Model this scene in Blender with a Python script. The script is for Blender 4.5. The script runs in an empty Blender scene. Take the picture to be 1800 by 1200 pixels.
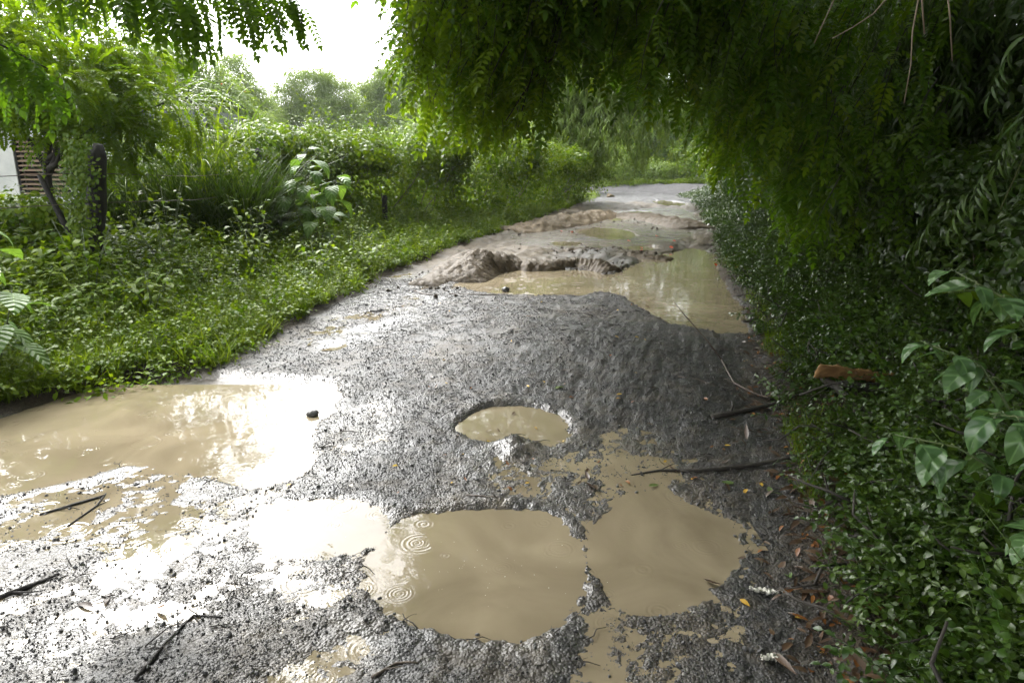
import bpy, math, random
import numpy as np
from mathutils import Vector, Matrix

random.seed(7)
RNG = np.random.default_rng(11)
SC = bpy.context.scene
COL = SC.collection
R = math.radians

# ------------------------------------------------------------------ camera, sky, sun, exposure
CAM_H, PITCH, FPX = 1.6, R(14.5), 1200.0
cam_d = bpy.data.cameras.new('camera')
cam_d.sensor_width = 36.0
cam_d.lens = 24.0
cam_d.clip_start = 0.05
cam_d.clip_end = 4000
cam = bpy.data.objects.new('camera', cam_d)
COL.objects.link(cam)
cam.location = (0, 0, CAM_H)
cam.rotation_euler = (R(90) - PITCH, 0, 0)
SC.camera = cam

SUN_EL, SUN_ROT = R(47), R(-36)
w = bpy.data.worlds.new('World')
SC.world = w
w.use_nodes = True
nt = w.node_tree
nt.nodes.clear()
sky = nt.nodes.new('ShaderNodeTexSky')
sky.sky_type = 'NISHITA'
sky.sun_disc = False
sky.sun_elevation = SUN_EL
sky.sun_rotation = SUN_ROT
sky.air_density = 1.0
sky.dust_density = 3.0
hs = nt.nodes.new('ShaderNodeHueSaturation')
hs.inputs['Saturation'].default_value = 0.10
bg = nt.nodes.new('ShaderNodeBackground')
bg.inputs['Strength'].default_value = 0.15
wo = nt.nodes.new('ShaderNodeOutputWorld')
nt.links.new(sky.outputs[0], hs.inputs['Color'])
nt.links.new(hs.outputs[0], bg.inputs['Color'])
nt.links.new(bg.outputs[0], wo.inputs['Surface'])

sun_d = bpy.data.lights.new('sun', 'SUN')
sun_d.energy = 1.2
sun_d.angle = R(40)
sun_d.color = (1.0, 0.97, 0.92)
sun = bpy.data.objects.new('sun', sun_d)
COL.objects.link(sun)
# sky rotation is measured from +Y clockwise seen from above
sd = Vector((math.sin(SUN_ROT) * math.cos(SUN_EL), math.cos(SUN_ROT) * math.cos(SUN_EL), math.sin(SUN_EL)))
sun.rotation_euler = sd.to_track_quat('Z', 'Y').to_euler()

SC.view_settings.view_transform = 'Standard'
SC.view_settings.look = 'None'
SC.view_settings.gamma = 1.0
SC.view_settings.use_curve_mapping = False
SC.view_settings.exposure = 2.75
SC.cycles.max_bounces = 8
SC.cycles.diffuse_bounces = 4
SC.cycles.glossy_bounces = 3
SC.cycles.transmission_bounces = 4
SC.cycles.caustics_reflective = False
SC.cycles.caustics_refractive = False


# ------------------------------------------------------------------ picture <-> place
def ray(px, py):
    dx, dz = (px - 900) / FPX, (600 - py) / FPX
    c, s = math.cos(PITCH), math.sin(PITCH)
    return dx, c + dz * s, -s + dz * c          # camera looks along +Y, tilted down


def gnd(px, py, z=0.0):
    dx, dy, dz = ray(px, py)
    t = (z - CAM_H) / dz
    return (dx * t, dy * t)


def at(px, py, Y):
    dx, dy, dz = ray(px, py)
    t = Y / dy
    return Vector((dx * t, Y, CAM_H + dz * t))


def project(P):
    P = np.asarray(P, float)
    x, y, z = P[:, 0], P[:, 1], P[:, 2] - CAM_H
    c, s = math.cos(PITCH), math.sin(PITCH)
    dep = y * c - z * s
    up = y * s + z * c
    dep = np.where(dep > 0.05, dep, np.nan)
    return 900 + FPX * x / dep, 600 - FPX * up / dep, dep


# ------------------------------------------------------------------ numpy noise, distance to outlines
_TAB = np.random.default_rng(3).random((256, 256))


def vnoise(x, y):
    xi, yi = np.floor(x).astype(int), np.floor(y).astype(int)
    fx, fy = x - xi, y - yi
    fx, fy = fx * fx * (3 - 2 * fx), fy * fy * (3 - 2 * fy)
    a, b = xi & 255, yi & 255
    a1, b1 = (a + 1) & 255, (b + 1) & 255
    return (_TAB[a, b] * (1 - fx) + _TAB[a1, b] * fx) * (1 - fy) + (_TAB[a, b1] * (1 - fx) + _TAB[a1, b1] * fx) * fy - 0.5


def fbm(x, y, f, o=4, g=0.5):
    s, a = 0, 1
    for i in range(o):
        s = s + a * vnoise(x * f + 17.3 * i, y * f + 9.1 * i)
        f *= 2.03
        a *= g
    return s


def sstep(a, b, x):
    t = np.clip((x - a) / (b - a), 0, 1)
    return t * t * (3 - 2 * t)


def sdf(poly, x, y, pad=1.0, far=9.0):
    """signed distance (negative inside) to a closed outline; 'far' beyond its box"""
    poly = np.asarray(poly, float)
    out = np.full(x.shape, far)
    if pad is None:
        m = np.ones(x.shape, bool)
    else:
        m = (x > poly[:, 0].min() - pad) & (x < poly[:, 0].max() + pad) & (y > poly[:, 1].min() - pad) & (y < poly[:, 1].max() + pad)
    X, Y = x[m], y[m]
    if X.size == 0:
        return out
    d2 = np.full(X.shape, 1e9)
    ins = np.zeros(X.shape, bool)
    n = len(poly)
    for i in range(n):
        ax, ay = poly[i]
        bx, by = poly[(i + 1) % n]
        ex, ey = bx - ax, by - ay
        t = np.clip(((X - ax) * ex + (Y - ay) * ey) / (ex * ex + ey * ey + 1e-12), 0, 1)
        d2 = np.minimum(d2, (X - ax - t * ex) ** 2 + (Y - ay - t * ey) ** 2)
        c = ((ay > Y) != (by > Y)) & (X < ex * (Y - ay) / (ey if abs(ey) > 1e-12 else 1e-12) + ax)
        ins ^= c
    d = np.sqrt(d2)
    out[m] = np.where(ins, -d, d)
    return out


def smooth_poly(pts, k=3):
    """round an outline (Chaikin)"""
    p = np.asarray(pts, float)
    for _ in range(k):
        q = np.roll(p, -1, 0)
        p = np.stack([p * .75 + q * .25, p * .25 + q * .75], 1).reshape(-1, 2)
    return p


def gpoly(pts):
    return smooth_poly([gnd(a, b) for a, b in pts], 2)


# ------------------------------------------------------------------ materials
def new_mat(name):
    m = bpy.data.materials.new(name)
    m.use_nodes = True
    t = m.node_tree
    t.nodes.clear()
    out = t.nodes.new('ShaderNodeOutputMaterial')
    return m, t, out


def N(t, typ, **kw):
    n = t.nodes.new(typ)
    for k, v in kw.items():
        if k.startswith('i_'):
            n.inputs[k[2:].replace('_', ' ')].default_value = v
        else:
            setattr(n, k, v)
    return n


def mixc(t, fac, a, b):
    m = t.nodes.new('ShaderNodeMix')
    m.data_type = 'RGBA'
    for s, v in ((0, fac), (6, a), (7, b)):
        if hasattr(v, 'links') or isinstance(v, bpy.types.NodeSocket):
            t.links.new(v, m.inputs[s])
        else:
            m.inputs[s].default_value = v if s == 0 else (*v, 1)
    return m.outputs[2]


def ramp(t, src, a, b):
    m = t.nodes.new('ShaderNodeMapRange')
    m.inputs['From Min'].default_value = a
    m.inputs['From Max'].default_value = b
    t.links.new(src, m.inputs['Value'])
    return m.outputs[0]


def math_n(t, op, a, b=None):
    m = t.nodes.new('ShaderNodeMath')
    m.operation = op
    for i, v in enumerate((a, b)):
        if v is None:
            continue
        if isinstance(v, bpy.types.NodeSocket):
            t.links.new(v, m.inputs[i])
        else:
            m.inputs[i].default_value = v
    return m.outputs[0]


def leaf_mat(name, c1, c2, trans=0.35, rough=0.35, spec=0.5, veins=0.0, tint=(1.25, 1.2, 0.6), holes=0):
    m, t, out = new_mat(name)
    oi = N(t, 'ShaderNodeObjectInfo')
    tc = N(t, 'ShaderNodeTexCoord')
    nz = N(t, 'ShaderNodeTexNoise', i_Scale=9.0, i_Detail=2.0)
    t.links.new(tc.outputs['Object'], nz.inputs['Vector'])
    f = math_n(t, 'ADD', math_n(t, 'MULTIPLY', oi.outputs['Random'], 0.65), math_n(t, 'MULTIPLY', nz.outputs[0], 0.35))
    col = mixc(t, f, c1, c2)
    bs = N(t, 'ShaderNodeBsdfPrincipled', i_Roughness=rough)
    bs.inputs['Specular IOR Level'].default_value = spec
    if veins:
        sx = N(t, 'ShaderNodeSeparateXYZ')
        t.links.new(tc.outputs['Object'], sx.inputs[0])
        ax = math_n(t, 'ABSOLUTE', sx.outputs[0])
        # side veins slant forward from the midrib
        ph = math_n(t, 'SUBTRACT', math_n(t, 'MULTIPLY', sx.outputs[1], veins), math_n(t, 'MULTIPLY', ax, veins * 0.75))
        wv = math_n(t, 'SINE', ph)
        v = ramp(t, wv, 0.75, 1.0)
        mid = ramp(t, ax, 0.004, 0.0015)
        vv = math_n(t, 'MAXIMUM', v, mid)
        col = mixc(t, math_n(t, 'MULTIPLY', vv, 0.45), col, tuple(min(1, x * 1.7 + .02) for x in c2))
        bp = N(t, 'ShaderNodeBump', i_Strength=0.5, i_Distance=0.01)
        t.links.new(wv, bp.inputs['Height'])
        t.links.new(bp.outputs[0], bs.inputs['Normal'])
    t.links.new(col, bs.inputs['Base Color'])
    tr = N(t, 'ShaderNodeBsdfTranslucent')
    mul = N(t, 'ShaderNodeMix', data_type='RGBA', blend_type='MULTIPLY')
    mul.inputs[0].default_value = 1
    t.links.new(col, mul.inputs[6])
    mul.inputs[7].default_value = (*tint, 1)
    t.links.new(mul.outputs[2], tr.inputs['Color'])
    mx = N(t, 'ShaderNodeMixShader')
    mx.inputs[0].default_value = trans
    t.links.new(bs.outputs[0], mx.inputs[1])
    t.links.new(tr.outputs[0], mx.inputs[2])
    t.links.new(mx.outputs[0], out.inputs[0])
    return m


def plain_mat(name, c1, c2, scale=8.0, rough=0.7, bump=0.3, bdist=0.01, spec=0.5, stretch=None, coat=0.0, detail=5.0):
    m, t, out = new_mat(name)
    tc = N(t, 'ShaderNodeTexCoord')
    nz = N(t, 'ShaderNodeTexNoise', i_Scale=scale, i_Detail=detail, i_Roughness=0.6)
    src = tc.outputs['Object']
    if stretch:
        mp = N(t, 'ShaderNodeMapping')
        mp.inputs['Scale'].default_value = stretch
        t.links.new(src, mp.inputs[0])
        src = mp.outputs[0]
    t.links.new(src, nz.inputs['Vector'])
    bs = N(t, 'ShaderNodeBsdfPrincipled', i_Roughness=rough)
    bs.inputs['Specular IOR Level'].default_value = spec
    bs.inputs['Coat Weight'].default_value = coat
    bs.inputs['Coat Roughness'].default_value = 0.12
    t.links.new(mixc(t, ramp(t, nz.outputs[0], 0.3, 0.7), c1, c2), bs.inputs['Base Color'])
    bp = N(t, 'ShaderNodeBump', i_Strength=bump, i_Distance=bdist)
    t.links.new(nz.outputs[0], bp.inputs['Height'])
    t.links.new(bp.outputs[0], bs.inputs['Normal'])
    t.links.new(bs.outputs[0], out.inputs[0])
    return m


def ground_mat():
    """wet stone chips set in mud; attributes say where tan mud, asphalt or soil lies"""
    m, t, out = new_mat('wet_ground')
    tc = N(t, 'ShaderNodeTexCoord')
    P = tc.outputs['Object']

    def noise(scale, detail=4.0, rough=.6):
        n = N(t, 'ShaderNodeTexNoise', i_Scale=scale, i_Detail=detail, i_Roughness=rough)
        t.links.new(P, n.inputs['Vector'])
        return n.outputs[0]
    vor = N(t, 'ShaderNodeTexVoronoi', i_Scale=85.0)
    t.links.new(P, vor.inputs['Vector'])
    big, mid, fine = noise(0.9), noise(7), noise(60, 5)
    a_mud = N(t, 'ShaderNodeAttribute', attribute_name='mud').outputs['Fac']
    a_soil = N(t, 'ShaderNodeAttribute', attribute_name='soil').outputs['Fac']
    a_tar = N(t, 'ShaderNodeAttribute', attribute_name='tar').outputs['Fac']
    chips = mixc(t, ramp(t, vor.outputs['Color'], 0.2, 0.9), (.016, .0155, .016), (.055, .053, .051))
    grit = mixc(t, ramp(t, mid, .46, .78), chips, (.065, .053, .039))
    mudc = mixc(t, ramp(t, mid, .3, .7), (.050, .038, .025), (.115, .088, .056))
    col = mixc(t, a_mud, grit, mudc)
    soil = mixc(t, ramp(t, fine, .35, .7), (.018, .014, .009), (.05, .037, .022))
    col = mixc(t, a_soil, col, soil)
    tar = mixc(t, ramp(t, fine, .3, .7), (.030, .030, .033), (.060, .058, .058))
    col = mixc(t, a_tar, col, tar)
    bs = N(t, 'ShaderNodeBsdfPrincipled')
    t.links.new(col, bs.inputs['Base Color'])
    a_film = N(t, 'ShaderNodeAttribute', attribute_name='film').outputs['Fac']
    rg = N(t, 'ShaderNodeMapRange')
    rg.inputs['From Min'].default_value = .35
    rg.inputs['From Max'].default_value = .65
    rg.inputs['To Min'].default_value = .36
    rg.inputs['To Max'].default_value = .55
    t.links.new(mid, rg.inputs['Value'])
    t.links.new(math_n(t, 'ADD', rg.outputs[0], math_n(t, 'ADD', math_n(t, 'MULTIPLY', a_soil, .4), math_n(t, 'ADD', math_n(t, 'MULTIPLY', a_mud, .22), math_n(t, 'MULTIPLY', a_tar, .25)))), bs.inputs['Roughness'])
    bs.inputs['Specular IOR Level'].default_value = .32
    patch = math_n(t, 'MULTIPLY', ramp(t, noise(2.2, 5), .52, .70), .35)
    cw = math_n(t, 'MULTIPLY', math_n(t, 'SUBTRACT', 1.0, a_soil), math_n(t, 'MAXIMUM', a_film, math_n(t, 'ADD', patch, .10)))
    t.links.new(cw, bs.inputs['Coat Weight'])
    bs.inputs['Coat Roughness'].default_value = 0.1
    bs.inputs['Coat IOR'].default_value = 1.33
    h = math_n(t, 'ADD', math_n(t, 'MULTIPLY', vor.outputs['Distance'], -1.0), math_n(t, 'MULTIPLY', fine, 0.9))
    h = math_n(t, 'ADD', h, math_n(t, 'MULTIPLY', mid, 2.0))
    bp = N(t, 'ShaderNodeBump', i_Strength=0.75, i_Distance=0.008)
    t.links.new(h, bp.inputs['Height'])
    t.links.new(bp.outputs[0], bs.inputs['Normal'])
    bp2 = N(t, 'ShaderNodeBump', i_Strength=0.35, i_Distance=0.008)
    t.links.new(h, bp2.inputs['Height'])
    t.links.new(bp2.outputs[0], bs.inputs['Coat Normal'])
    t.links.new(bs.outputs[0], out.inputs[0])
    return m


def water_mat():
    """opaque muddy water: a smooth dielectric skin over silt; rain rings in the normals"""
    m, t, out = new_mat('muddy_water')
    tc = N(t, 'ShaderNodeTexCoord')
    P = tc.outputs['Object']
    n1 = N(t, 'ShaderNodeTexNoise', i_Scale=1.6, i_Detail=5.0, i_Distortion=1.2)
    t.links.new(P, n1.inputs['Vector'])
    col = mixc(t, ramp(t, n1.outputs[0], .3, .7), (.130, .106, .069), (.215, .178, .120))
    bs = N(t, 'ShaderNodeBsdfPrincipled', i_Roughness=0.025, i_IOR=1.36)
    bs.inputs['Specular IOR Level'].default_value = 0.5
    t.links.new(col, bs.inputs['Base Color'])
    total = None
    for sc, freq, rad, thr, amp in ((1.7, 230.0, .11, .45, .6), (2.9, 290.0, .08, .4, .42), (5.1, 420.0, .04, .5, .3)):
        v = N(t, 'ShaderNodeTexVoronoi', i_Scale=sc)
        v.voronoi_dimensions = '2D'
        t.links.new(P, v.inputs['Vector'])
        dist = math_n(t, 'DIVIDE', v.outputs['Distance'], sc)
        sep = N(t, 'ShaderNodeSeparateColor')
        t.links.new(v.outputs['Color'], sep.inputs[0])
        # each drop has its own age: ring radius and strength
        r0 = math_n(t, 'MULTIPLY', sep.outputs[1], rad)
        dd = math_n(t, 'SUBTRACT', dist, r0)
        env = math_n(t, 'EXPONENT', math_n(t, 'MULTIPLY', math_n(t, 'MULTIPLY', dd, dd), -1700.0))
        wave = math_n(t, 'MULTIPLY', math_n(t, 'SINE', math_n(t, 'MULTIPLY', dist, freq)), env)
        on = math_n(t, 'GREATER_THAN', sep.outputs[0], thr)
        wv = math_n(t, 'MULTIPLY', math_n(t, 'MULTIPLY', wave, on), amp)
        total = wv if total is None else math_n(t, 'ADD', total, wv)
    n2 = N(t, 'ShaderNodeTexNoise', i_Scale=9.0, i_Detail=3.0, i_Distortion=.6)
    t.links.new(P, n2.inputs['Vector'])
    total = math_n(t, 'ADD', total, math_n(t, 'MULTIPLY', n2.outputs[0], 1.3))
    bp = N(t, 'ShaderNodeBump', i_Strength=1.0, i_Distance=0.0009)
    t.links.new(total, bp.inputs['Height'])
    t.links.new(bp.outputs[0], bs.inputs['Normal'])
    t.links.new(bs.outputs[0], out.inputs[0])
    return m


M = dict(
    ground=ground_mat(), water=water_mat(),
    stone=plain_mat('wet_stone', (.013, .013, .014), (.05, .048, .046), 40, .40, .4, .003, coat=.12),
    mud=plain_mat('wet_mud', (.028, .020, .011), (.080, .058, .033), 14, .6, .9, .03, spec=.22),
    clay=plain_mat('tan_mud', (.065, .048, .029), (.15, .112, .066), 9, .7, .9, .03, spec=.2),
    bark=plain_mat('dark_bark', (.010, .008, .006), (.035, .028, .021), 20, .8, .8, .02, stretch=(1, 1, .2)),
    post=plain_mat('weathered_post', (.005, .0045, .004), (.022, .018, .015), 22, .75, .9, .02, stretch=(1, 1, .12)),
    twig=plain_mat('twig', (.03, .02, .013), (.085, .06, .04), 30, .5, .4, .004),
    pale_twig=plain_mat('pale_twig', (.13, .09, .06), (.24, .18, .12), 30, .6, .3, .003),
    culm=plain_mat('bamboo_culm', (.06, .075, .02), (.13, .13, .045), 12, .4, .2, .004),
    stem=plain_mat('green_stem', (.04, .075, .02), (.09, .11, .035), 16, .5, .2, .003),
    wall=plain_mat('painted_wall', (.50, .51, .49), (.66, .66, .63), 3.5, .8, .2, .01),
    slat=plain_mat('wood_slat', (.22, .15, .105), (.34, .245, .175), 14, .6, .3, .004, stretch=(.15, 1, 1)),
    dark=plain_mat('dark_opening', (.010, .010, .010), (.02, .019, .018), 5, .9, .1),
    roof=plain_mat('roof_sheet', (.035, .042, .058), (.07, .08, .10), 6, .5, .2, .01),
    pale_roof=plain_mat('pale_edge', (.5, .45, .42), (.62, .56, .52), 6, .6, .2, .01),
    wire=plain_mat('rusty_wire', (.04, .03, .025), (.09, .06, .045), 60, .6, .3, .001),
    foam=plain_mat('orange_board', (.15, .075, .028), (.31, .18, .07), 16, .6, .9, .02, stretch=(1, .35, 1)),
    rotten=plain_mat('rotten_wood', (.008, .007, .007), (.03, .025, .022), 25, .8, .8, .02),
    scrap=plain_mat('white_scrap', (.38, .36, .31), (.62, .60, .55), 45, .8, .9, .006),
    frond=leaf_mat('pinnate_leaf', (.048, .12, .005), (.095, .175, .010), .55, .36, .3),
    frond_lit=leaf_mat('pale_lit_pinnate_leaf', (.08, .165, .005), (.15, .22, .010), .54, .38, .25),  # lighter copy of the pinnate leaf; paints backlit canopy fronds, also pale bushes
    bamboo=leaf_mat('bamboo_leaf', (.035, .085, .014), (.085, .14, .025), .36, .34),
    far_bamboo=leaf_mat('far_bamboo_leaf', (.11, .18, .035), (.175, .24, .06), .48, .55, .2),
    vine=leaf_mat('vine_leaf', (.040, .10, .004), (.145, .205, .012), .45, .40, .18),
    cover=leaf_mat('ground_cover_leaf', (.014, .042, .005), (.060, .100, .012), .30, .28, .42),
    verge=leaf_mat('verge_leaf', (.058, .125, .004), (.17, .235, .012), .48, .42, .18),
    shaded_grass=leaf_mat('shaded_grass_blade', (.022, .055, .006), (.06, .10, .014), .25, .45, .25),  # darker copy of the grass, shade inside the tall clump put into colour
    creeper=leaf_mat('creeper_leaf', (.025, .07, .006), (.075, .125, .012), .35, .32, .4),
    grass=leaf_mat('grass_blade', (.06, .125, .006), (.16, .21, .02), .45, .45, .2),
    broad=leaf_mat('broad_leaf', (.065, .14, .022), (.11, .19, .035), .38, .40, .28, veins=150.0),
    bigleaf=leaf_mat('large_vine_leaf', (.045, .105, .035), (.085, .155, .05), .32, .30, veins=110.0),
    tree=leaf_mat('tree_leaf', (.09, .16, .012), (.16, .23, .03), .42, .5, .3),
    far_tree=leaf_mat('far_tree_leaf', (.065, .125, .022), (.11, .17, .035), .38, .55, .2),
    dry=leaf_mat('dry_leaf', (.030, .016, .009), (.10, .055, .027), .15, .40, tint=(1, .8, .5)),
    yellow=leaf_mat('yellow_leaf', (.42, .24, .03), (.55, .38, .05), .2, .40, tint=(1, .9, .5)),
    orange=leaf_mat('orange_leaf', (.12, .04, .010), (.27, .11, .02), .2, .40, tint=(1, .8, .5)),
    bubble=plain_mat('foam_bubble', (.5, .47, .4), (.65, .62, .55), 30, .08, .1, .001),
    petal=leaf_mat('red_petal', (.55, .06, .03), (.65, .12, .04), .2, .5, tint=(1, .8, .5)),
    deadgrass=leaf_mat('green_fallen_leaf', (.07, .12, .03), (.12, .16, .05), .2, .4),
)


# ------------------------------------------------------------------ objects
def mesh_np(name, V, F, mat=None, smooth=True):
    V = np.ascontiguousarray(V, np.float32)
    F = np.ascontiguousarray(F, np.int32)
    k = F.shape[1]
    me = bpy.data.meshes.new(name)
    me.vertices.add(len(V))
    me.vertices.foreach_set('co', V.ravel())
    me.loops.add(F.size)
    me.loops.foreach_set('vertex_index', F.ravel())
    me.polygons.add(len(F))
    me.polygons.foreach_set('loop_start', np.arange(0, F.size, k, dtype=np.int32))
    me.polygons.foreach_set('use_smooth', np.full(len(F), smooth))
    me.update(calc_edges=True)
    if mat:
        me.materials.append(mat)
    return me


class MB:
    """collects shapes, all made of quads or triangles, into one mesh"""

    def __init__(s):
        s.v, s.f = [], []

    def add(s, V, F, mat=None):
        o = len(s.v)
        if mat is not None:
            V = [tuple(mat @ Vector(p)) for p in V]
        s.v += [tuple(p) for p in V]
        s.f += [tuple(i + o for i in f) for f in F]
        return s

    def box(s, lo, hi, mat=None):
        x0, y0, z0 = lo
        x1, y1, z1 = hi
        V = [(x0, y0, z0), (x1, y0, z0), (x1, y1, z0), (x0, y1, z0), (x0, y0, z1), (x1, y0, z1), (x1, y1, z1), (x0, y1, z1)]
        return s.add(V, [(0, 3, 2, 1), (4, 5, 6, 7), (0, 1, 5, 4), (1, 2, 6, 5), (2, 3, 7, 6), (3, 0, 4, 7)], mat)

    def tube(s, pts, radii, n=7, rough=0.0):
        pts = [Vector(p) for p in pts]
        o = len(s.v)
        prev = None
        for i, p in enumerate(pts):
            d = (pts[min(i + 1, len(pts) - 1)] - pts[max(i - 1, 0)]).normalized()
            a = d.cross(Vector((0, 0, 1)) if abs(d.z) < .9 else Vector((1, 0, 0))).normalized() if prev is None else (prev - d * prev.dot(d)).normalized()
            prev = a
            b = d.cross(a)
            r = radii[i] if hasattr(radii, '__len__') else radii
            for k in range(n):
                an = 2 * math.pi * k / n
                rr = r * (1 + rough * (random.random() - .5))
                s.v.append(tuple(p + (a * math.cos(an) + b * math.sin(an)) * rr))
        for i in range(len(pts) - 1):
            for k in range(n):
                s.f.append((o + i * n + k, o + i * n + (k + 1) % n, o + (i + 1) * n + (k + 1) % n, o + (i + 1) * n + k))
        s.f.append(tuple(o + k for k in range(n))[::-1])
        s.f.append(tuple(o + (len(pts) - 1) * n + k for k in range(n)))
        return s

    def mesh(s, name, mat, smooth=True, off=None):
        me = bpy.data.meshes.new(name)
        V = s.v if off is None else [(a - off[0], b - off[1], c - off[2]) for a, b, c in s.v]
        me.from_pydata(V, [], s.f)
        me.polygons.foreach_set('use_smooth', [smooth] * len(me.polygons))
        me.update()
        if mat:
            me.materials.append(mat)
        return me


def tag(o, label=None, cat=None, group=None, kind=None):
    if label:
        o['label'] = label
    if cat:
        o['category'] = cat
    if group:
        o['group'] = group
    if kind:
        o['kind'] = kind
    return o


def thing(name, label, cat, loc, group=None):
    o = bpy.data.objects.new(name, None)
    o.empty_display_size = .2
    COL.objects.link(o)
    o.location = loc
    return tag(o, label, cat, group)


def link(name, me, parent=None):
    o = bpy.data.objects.new(name, me)
    COL.objects.link(o)
    if parent:
        o.parent = parent
    return o


def wpos(o):
    p = Vector((0, 0, 0))
    while o:
        p = p + o.location
        o = o.parent
    return p


def part(name, mb, mat, parent, smooth=True):
    """mb holds world coordinates; parents are never rotated"""
    return link(name, mb.mesh(name, mat, smooth, off=wpos(parent)), parent)


# ------------------------------------------------------------------ leaves
def prof(kind, t):
    if kind == 'lance':
        return (math.sin(math.pi * min(1, t * 1.0) ** .62)) ** .9 if 0 < t < 1 else 0.04
    if kind == 'heart':
        return {0: .45, 1: 0.02}.get(t, math.sin(math.pi * (0.12 + .88 * t) ** .62) ** .75)
    if kind == 'grass':
        return min(1, .55 + t * 2) * (1 - t ** 2.2) + .01
    return math.sin(math.pi * t ** .8) ** .8 if 0 < t < 1 else 0.05      # ovate


def leaf(L, W, kind='ovate', n=4, fold=.25, droop=.3, wave=0.0, tw=0.0):
    V, F = [], []
    ph = random.random() * 6
    for i in range(n + 1):
        t = i / n
        h = W * .5 * prof(kind, t)
        a = droop * t
        y, z = L * t * (1 - .33 * a * a), -L * t * a * .62
        lw = wave * W * math.sin(ph + t * 9)
        V += [(-h, y, z + fold * h + lw), (0, y, z), (h, y, z + fold * h - lw)]
    for i in range(n):
        o = i * 3
        F += [(o, o + 1, o + 4, o + 3), (o + 1, o + 2, o + 5, o + 4)]
    return V, F


def lookm(pos, ydir, zhint, s=1.0):
    y = Vector(ydir).normalized()
    x = y.cross(Vector(zhint))
    if x.length < 1e-4:
        x = y.cross(Vector((1, .1, 0)))
    x.normalize()
    z = x.cross(y)
    m = Matrix((x, y, z)).transposed().to_4x4()
    return Matrix.Translation(pos) @ m @ Matrix.Scale(s, 4)


PROTO = {}


def proto(key, mb, mat):
    """a shape for repeats, kept out of the scene itself"""
    me = mb.mesh(key, M[mat])
    o = bpy.data.objects.new(key, me)
    PROTO.setdefault(key, []).append(o)
    return o


def U(a, b):
    return random.uniform(a, b)


def make_frond(L, pairs, ll, lw, droop):
    mb = MB()
    pts = []
    for i in range(pairs + 1):
        t = i / pairs
        pts.append(Vector((0, L * t * (1 - .25 * droop * t), -L * droop * t * t * .6)))
    mb.tube(pts[::3] + ([pts[-1]] if pairs % 3 else []), .0016 * L / .28, 3)
    for i in range(1, pairs + 1):
        t = i / pairs
        d = (pts[i] - pts[i - 1]).normalized()
        s = ll * (1 - .35 * abs(t - .45) * 1.6) * U(.85, 1.1)
        for sd in (-1, 1):
            if random.random() < .04:
                continue
            y = Vector((sd, .38 + .25 * t, U(-.28, .05))) + d * .15
            V, F = leaf(s, lw * s / ll, 'ovate', 3, .2, U(.1, .5))
            mb.add(V, F, lookm(pts[i], y, (sd * .1, U(-.3, .3), 1)))
    V, F = leaf(ll, lw, 'ovate', 3, .2, .3)
    mb.add(V, F, lookm(pts[-1], (0, 1, -.5), (0, 0, 1)))
    return mb


for mt, key in (('frond', 'frond'), ('frond_lit', 'frond_lit')):
    for L, p, dr in ((.27, 10, .5), (.31, 12, .9), (.22, 8, .3)):
        proto(key, make_frond(L, p, .046, .0235, dr), mt)


for L, p, dr in ((.33, 8, .5), (.38, 9, .9), (.28, 7, .3)):
    proto('frond_big', make_frond(L, p, .074, .034, dr), 'frond')
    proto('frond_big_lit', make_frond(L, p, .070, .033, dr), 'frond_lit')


def make_spray(n, L, W, kind='lance', spread=.9, twl=.3, droop=(.5, 1.4)):
    mb = MB()
    tw = [Vector((0, twl * t, -.35 * twl * t * t)) for t in (0, .33, .66, 1)]
    mb.tube(tw, .0014, 3)
    for i in range(n):
        t = .25 + .75 * (i + 1) / n
        p = Vector((0, twl * t, -.35 * twl * t * t))
        sd = 1 if i % 2 else -1
        a = U(.2, spread) * sd if i < n - 1 else U(-.2, .2)
        y = Vector((math.sin(a), math.cos(a), U(-.6, .15)))
        s = U(.7, 1.1)
        V, F = leaf(L * s, W * s, kind, 5, .18, U(*droop))
        mb.add(V, F, lookm(p, y, (U(-.4, .4), U(-.3, .3), 1)))
    return mb


for mt, key, L, W in (('bamboo', 'bamboo_spray', .19, .022), ('far_bamboo', 'far_spray', .24, .040)):
    for n in (7, 9, 6):
        proto(key, make_spray(n, L, W), mt)


def make_cluster(n, rad, L, W, kind, up=.6, droop=(.1, .6), flat=.5, segs=4, fold=.2):
    mb = MB()
    for i in range(n):
        a, r = U(0, 6.283), rad * math.sqrt(random.random())
        p = Vector((r * math.cos(a), r * math.sin(a), U(-flat, flat) * rad))
        d = Vector((math.cos(a + U(-1, 1)), math.sin(a + U(-1, 1)), U(-.6, .35)))
        s = U(.6, 1.15)
        V, F = leaf(L * s, W * s, kind, segs, fold, U(*droop), .05)
        mb.add(V, F, lookm(p, d, (U(-.5, .5), U(-.5, .5), up)))
    return mb


for _ in range(3):
    proto('vine_cluster', make_cluster(9, .13, .075, .058, 'heart', 1, flat=.7), 'vine')
    proto('cover_cluster', make_cluster(14, .085, .034, .019, 'ovate', 1, flat=.5, segs=3), 'cover')
    proto('verge_cluster', make_cluster(13, .10, .042, .025, 'ovate', 1, flat=.55, segs=3), 'verge')
    proto('shrub_cluster', make_cluster(11, .14, .085, .036, 'ovate', 1, flat=.7), 'cover')
    proto('tree_cluster', make_cluster(13, .30, .17, .085, 'ovate', 1, flat=.5, segs=3), 'tree')
    proto('far_cluster', make_cluster(16, .50, .22, .11, 'ovate', 1, flat=.35, segs=2), 'far_tree')


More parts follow.
